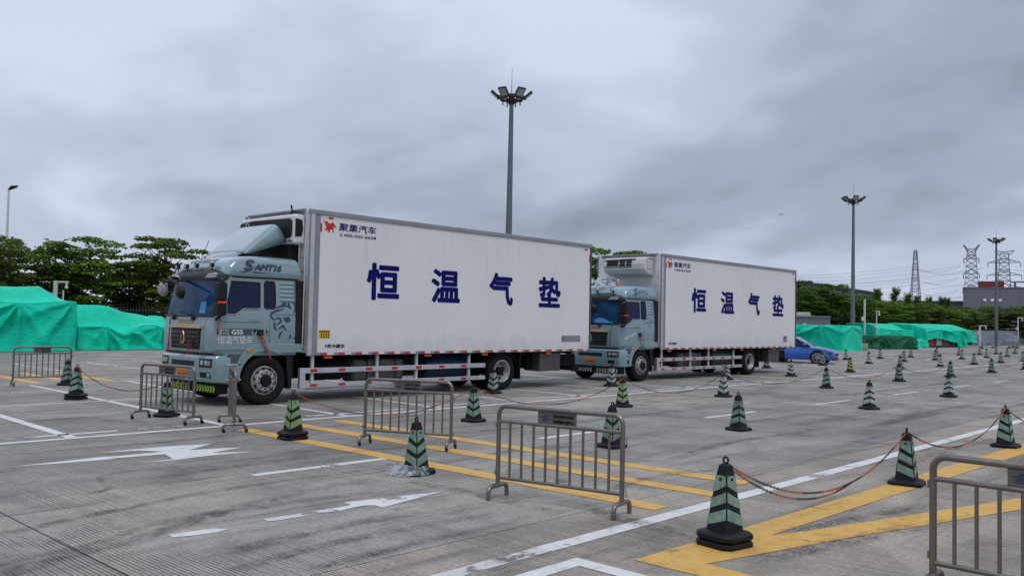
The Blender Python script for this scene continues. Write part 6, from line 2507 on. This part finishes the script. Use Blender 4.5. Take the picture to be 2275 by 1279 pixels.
RT = [(81.8, 38.4, 6.5, 1, 1.05, 0), (87.6, 39.4, 5.6, 2, 1.2, 0), (86.2, 36.4, 6.25, 3, 0.95, 0), (91.5, 40.0, 5.8, 1, 1.2, 0), (94.4, 37.5, 5.4, 2, 1.1, 0), (98.5, 39.0, 5.2, 0, 1.2, 0),
      (102.6, 38.4, 5.1, 1, 1.25, 1), (107.0, 38.0, 5.2, 2, 1.25, 1), (110.5, 39.5, 5.2, 0, 1.2, 0), (113.3, 38.0, 5.15, 1, 1.2, 2), (117.8, 37.4, 5.2, 2, 1.25, 2), (121.5, 38.6, 5.0, 0, 1.2, 1), (124.1, 37.2, 4.9, 1, 1.3, 1),
      (128.0, 38.0, 4.9, 2, 1.2, 0), (130.4, 36.8, 4.95, 0, 1.3, 1), (134.9, 35.7, 5.2, 1, 1.3, 2), (139.3, 34.5, 5.4, 2, 1.25, 0), (140.0, 31.5, 5.5, 1, 1.3, 0), (92.2, 43.5, 6.2, 0, 1.3, 0)]
for i, (x, y, top, v, w, lm) in enumerate(RT):
    lb = 'bushy %s tree, %s from the left in the far right tree line' % (('dark green', 'mid green', 'olive')[lm], (ORD + ['twelfth', 'thirteenth', 'fourteenth', 'fifteenth', 'sixteenth', 'seventeenth', 'eighteenth', 'nineteenth'])[i])
    plant_tree(x, y, top, v, lb, RG, rz=i * 0.9, wide=w, leafmat=LEAF[lm])


def hedge(p, q, h, w, n, label, seed):
    rs = random.Random(seed)
    p, q = Vector(p), Vector(q)
    b = MB()
    d = (q - p)
    nn = Vector((-d.y, d.x)).normalized()
    for i in range(n):
        t = rs.random()
        a = p + d * t + nn * rs.uniform(-w, w)
        hh = h * (0.75 + 0.35 * noise.noise(Vector((t * d.length * 0.5, seed, 0))))
        z = hh * rs.random() ** 0.6
        nrm = Vector((rs.uniform(-1, 1), rs.uniform(-1, 1), rs.uniform(0, 1))).normalized()
        tt = nrm.orthogonal().normalized()
        u = nrm.cross(tt)
        L = rs.uniform(0.18, 0.36)
        c = Vector((a.x, a.y, z))
        b.add([c - tt * L * 0.5, c + u * L * 0.3, c + tt * L * 0.5, c - u * L * 0.3], [(0, 1, 2, 3)])
    o_ = b.build('hedge', LEAF[0], None)
    tag(o_, label, 'hedge', kind='stuff')


hedge((10, 63.5), (36, 60), 2.8, 1.6, 12000, 'dense dark undergrowth below the left trees', 1)
hedge((72, 43.5), (112, 39.5), 2.9, 1.4, 14000, 'dense dark undergrowth below the right trees', 2)
hedge((112, 40.0), (146, 34), 2.6, 1.4, 10000, 'dense dark undergrowth below the farthest trees', 3)
hedge((40, 52.0), (72, 43.5), 2.8, 1.4, 9000, 'dense dark undergrowth behind the trucks', 4)
# feathery casuarina tops beyond the tree line
cas = MB()
rs = random.Random(8)
for i in range(240):
    z = 3 + 5.2 * rs.random()
    a = rs.uniform(0, 6.28)
    r = (0.5 + (8.6 - z) * 0.26) * rs.uniform(0.3, 1.1)
    x0, y0 = 0.1 * math.cos(a), 0.1 * math.sin(a)
    up = rs.uniform(0.25, 0.9)
    cas.tube([(x0, y0, z - 0.5), (x0 + r * 0.6 * math.cos(a), y0 + r * 0.6 * math.sin(a), z - 0.3 + up * 0.5), (x0 + r * math.cos(a), y0 + r * math.sin(a), z - 0.3 + up)], 0.05, 3, radii=[0.05, 0.05, 0.01])
    for q in range(5):
        t = rs.uniform(0.3, 1.0)
        px, py, pz = x0 + r * t * math.cos(a), y0 + r * t * math.sin(a), z - 0.4 + up * t
        cas.tube([(px, py, pz), (px + rs.uniform(-.25, .25), py + rs.uniform(-.25, .25), pz + rs.uniform(-0.1, .4))], 0.03, 3, radii=[0.03, 0.006])
cas = cas.build('crown', LEAF[0], None)
cme = cas.data
bpy.data.objects.remove(cas)
tk = MB()
tk.tube([(0, 0, 0), (0, 0, 8.3)], 0.1, 6, radii=[0.2, 0.03])
tk = tk.build('trunk', BARK, None)
tme = tk.data
bpy.data.objects.remove(tk)
for i, (x, y, s_) in enumerate(((139.0, 51.5, 0.97), (141.5, 49.6, 1.0), (143.0, 48.2, 0.9), (145.5, 47.6, 0.86), (150.0, 47.2, 0.86), (153.0, 46.2, 0.87), (156.5, 46.4, 0.86))):
    o = thing('casuarina_tree', 'feathery dark treetop behind the tree line, %s from the left below the pylons' % ORD[i], 'tree', (x, y, 0), i * 1.1, 'feathery trees beyond the line')
    o.scale = (s_, s_, s_)
    for nm, me in (('crown', cme), ('trunk', tme)):
        c = bpy.data.objects.new(nm, me)
        COL.objects.link(c)
        c.parent = o

# ================================================================== PYLONS AND WIRES
PYL = mat('pylon_hazed_steel', (0.17, 0.19, 0.225), 0.6, 0.1)  # distance haze is mixed into the steel colour


def lattice(b, z0, z1, w0, w1, n, r):
    prev = None
    for k in range(n + 1):
        t = k / n
        z = z0 + (z1 - z0) * t
        w = w0 + (w1 - w0) * t ** 0.8
        cur = [Vector((sx * w, sy * w, z)) for sx, sy in ((-1, -1), (1, -1), (1, 1), (-1, 1))]
        for i in range(4):
            if k in (0, n) or k % 2 == 0:
                b.tube([cur[i], cur[(i + 1) % 4]], r * 0.7, 4, cap=False)
            if prev:
                b.tube([prev[i], cur[i]], r, 4, cap=False)
                b.tube([prev[i], cur[(i + 1) % 4]], r * 0.6, 4, cap=False)
                b.tube([prev[(i + 1) % 4], cur[i]], r * 0.6, 4, cap=False)
        prev = cur


def pylon(x, y, h, kind, label, rz):
    o = thing('pylon', label, 'pylon', (x, y, 0), rz, 'high voltage pylons')
    b = MB()
    lattice(b, 0, h * (0.97 if kind != 'mast' else 1.0), h * 0.115 if kind != 'mast' else h * 0.085, h * (0.042 if kind != 'mast' else 0.014), 15, h * 0.0042)
    b.build('tower', PYL, o)
    arms = []
    if kind == 'horns':
        arms = [(0.86, 0.075), (0.69, 0.08), (0.52, 0.085)]
    elif kind == 'flat':
        arms = [(0.86, 0.17), (0.71, 0.18), (0.56, 0.19)]
    for f, L in arms:
        b = MB()
        for s_ in (-1, 1):
            for dy in (-0.03, 0.03):
                b.tube([(0, h * dy, h * f), (s_ * h * L, 0, h * (f - 0.0))], h * 0.004, 4)
                b.tube([(0, h * dy, h * (f + 0.05)), (s_ * h * L, 0, h * f)], h * 0.004, 4)
            for q in (0.35, 0.65):
                b.tube([(s_ * h * L * q, 0, h * f), (s_ * h * L * q, 0, h * (f + 0.05 * (1 - q)))], h * 0.003, 4)
        b.build('cross_arm', PYL, o)
        for s_ in (-1, 1):
            b = MB()
            b.cyl((s_ * h * L, 0, h * f), (s_ * h * L, 0, h * (f - 0.055)), h * 0.0045, n=5)
            b.build('insulator', PYL, o)
    b = MB()
    if kind == 'horns':
        for s_ in (-1, 1):
            b.tube([(s_ * h * 0.03, 0, h * 0.93), (s_ * h * 0.07, 0, h * 1.0)], h * 0.009, 4)
            b.tube([(s_ * h * 0.03, 0, h * 0.96), (s_ * h * 0.07, 0, h * 1.015)], h * 0.006, 4)
            b.tube([(s_ * h * 0.06, 0, h * 0.99), (s_ * h * 0.085, 0, h * 1.02)], h * 0.009, 4)
        b.build('horn', PYL, o)
    elif kind == 'flat':
        for s_ in (-1, 1):
            b.tube([(0, 0, h * 0.985), (s_ * h * 0.10, 0, h * 1.0)], h * 0.007, 4)
            b.tube([(s_ * h * 0.04, 0, h * 0.94), (s_ * h * 0.10, 0, h * 1.0)], h * 0.006, 4)
        b.build('top_arm', PYL, o)
    return o


vw = math.atan2(129, 463) + math.pi / 2
pylon(474.9, 156.4, 43.2, 'mast', 'slender lattice pylon left of the pair', vw + 0.3)
pylon(463.0, 126.4, 43.0, 'horns', 'lattice pylon with two horns behind the grey building', vw)
pylon(505.4, 122.3, 43.8, 'flat', 'wide-armed pylon behind the farthest floodlight mast', vw)
WIRE = mat('wire', (0.10, 0.115, 0.14), 0.6)
wl = []
for f, dy in ((0.83, 5.0), (0.69, 5.6), (0.55, 5.8), (0.80, -5.0), (0.66, -5.6), (0.52, -5.8)):
    h = 43.0
    wl.append(((463.0, 126.4 + dy, h * f - 2), (474.9, 156.4 + dy * 0.2, h * f * 0.97), 3.0))
    wl.append(((474.9, 156.4 + dy * 0.2, h * f * 0.97), (330, 260 + dy * 3, h * f * 0.80), 5.0))
    wl.append(((463.0, 126.4 + dy, h * f - 2), (310, 235 + dy * 3, h * f * 0.78), 8.0))
    wl.append(((505.4, 122.3 + dy, h * f - 1), (560, 20 + dy, h * f + 2), 3.0))
for i, (p, q, sag) in enumerate(wl):
    b = MB()
    p, q = Vector(p), Vector(q)
    pts = []
    for k in range(25):
        t = k / 24
        v = p.lerp(q, t)
        v.z -= 4 * sag * t * (1 - t)
        pts.append(v)
    b.tube(pts, 0.055, 3, cap=False)
    o = b.build('power_line', WIRE, None)
    tag(o, 'thin power line strung between the pylons across the right-hand sky', 'power line', 'power lines on the pylons')

# ================================================================== AIRPLANE
o = thing('airplane', 'tiny airliner in the sky right of the second truck', 'airplane', (1798.2, 875.5, 249.6), R(200))
o.scale = (0.5, 0.5, 0.5)
AP = mat('airliner_grey', (0.08, 0.09, 0.11), 0.5)
b = MB()
b.tube([(-19, 0, 1.5), (-14, 0, 0.6), (-6, 0, 0), (10, 0, 0), (16, 0, 0), (19, 0, -0.5)], 2, 12, radii=[0.4, 1.3, 2.0, 2.0, 1.5, 0.3])
b.build('fuselage', AP, o, True)
for s_ in (-1, 1):
    b = MB()
    b.prism([(4, 0), (-2, 0), (-6.5, s_ * 17), (-4.5, s_ * 17)], lambda u, v, w: (u, v, w + abs(v) * 0.1), -1.0, -0.5)
    b.build('wing', AP, o)
    b = MB()
    b.prism([(-14, 0), (-17, 0), (-19.5, s_ * 6), (-18, s_ * 6)], lambda u, v, w: (u, v, w), 1.0, 1.3)
    b.build('tailplane', AP, o)
    b = MB()
    b.tube([(3.5, s_ * 5.8, -1.4), (-0.5, s_ * 5.8, -1.4)], 1.0, 10)
    b.build('engine', AP, o)
b = MB()
b.prism([(-12.5, 1.5), (-16.5, 1.2), (-20, 7.5), (-18, 7.5)], lambda u, v, w: (u, w, v), -0.2, 0.2)
b.build('tail_fin', AP, o)
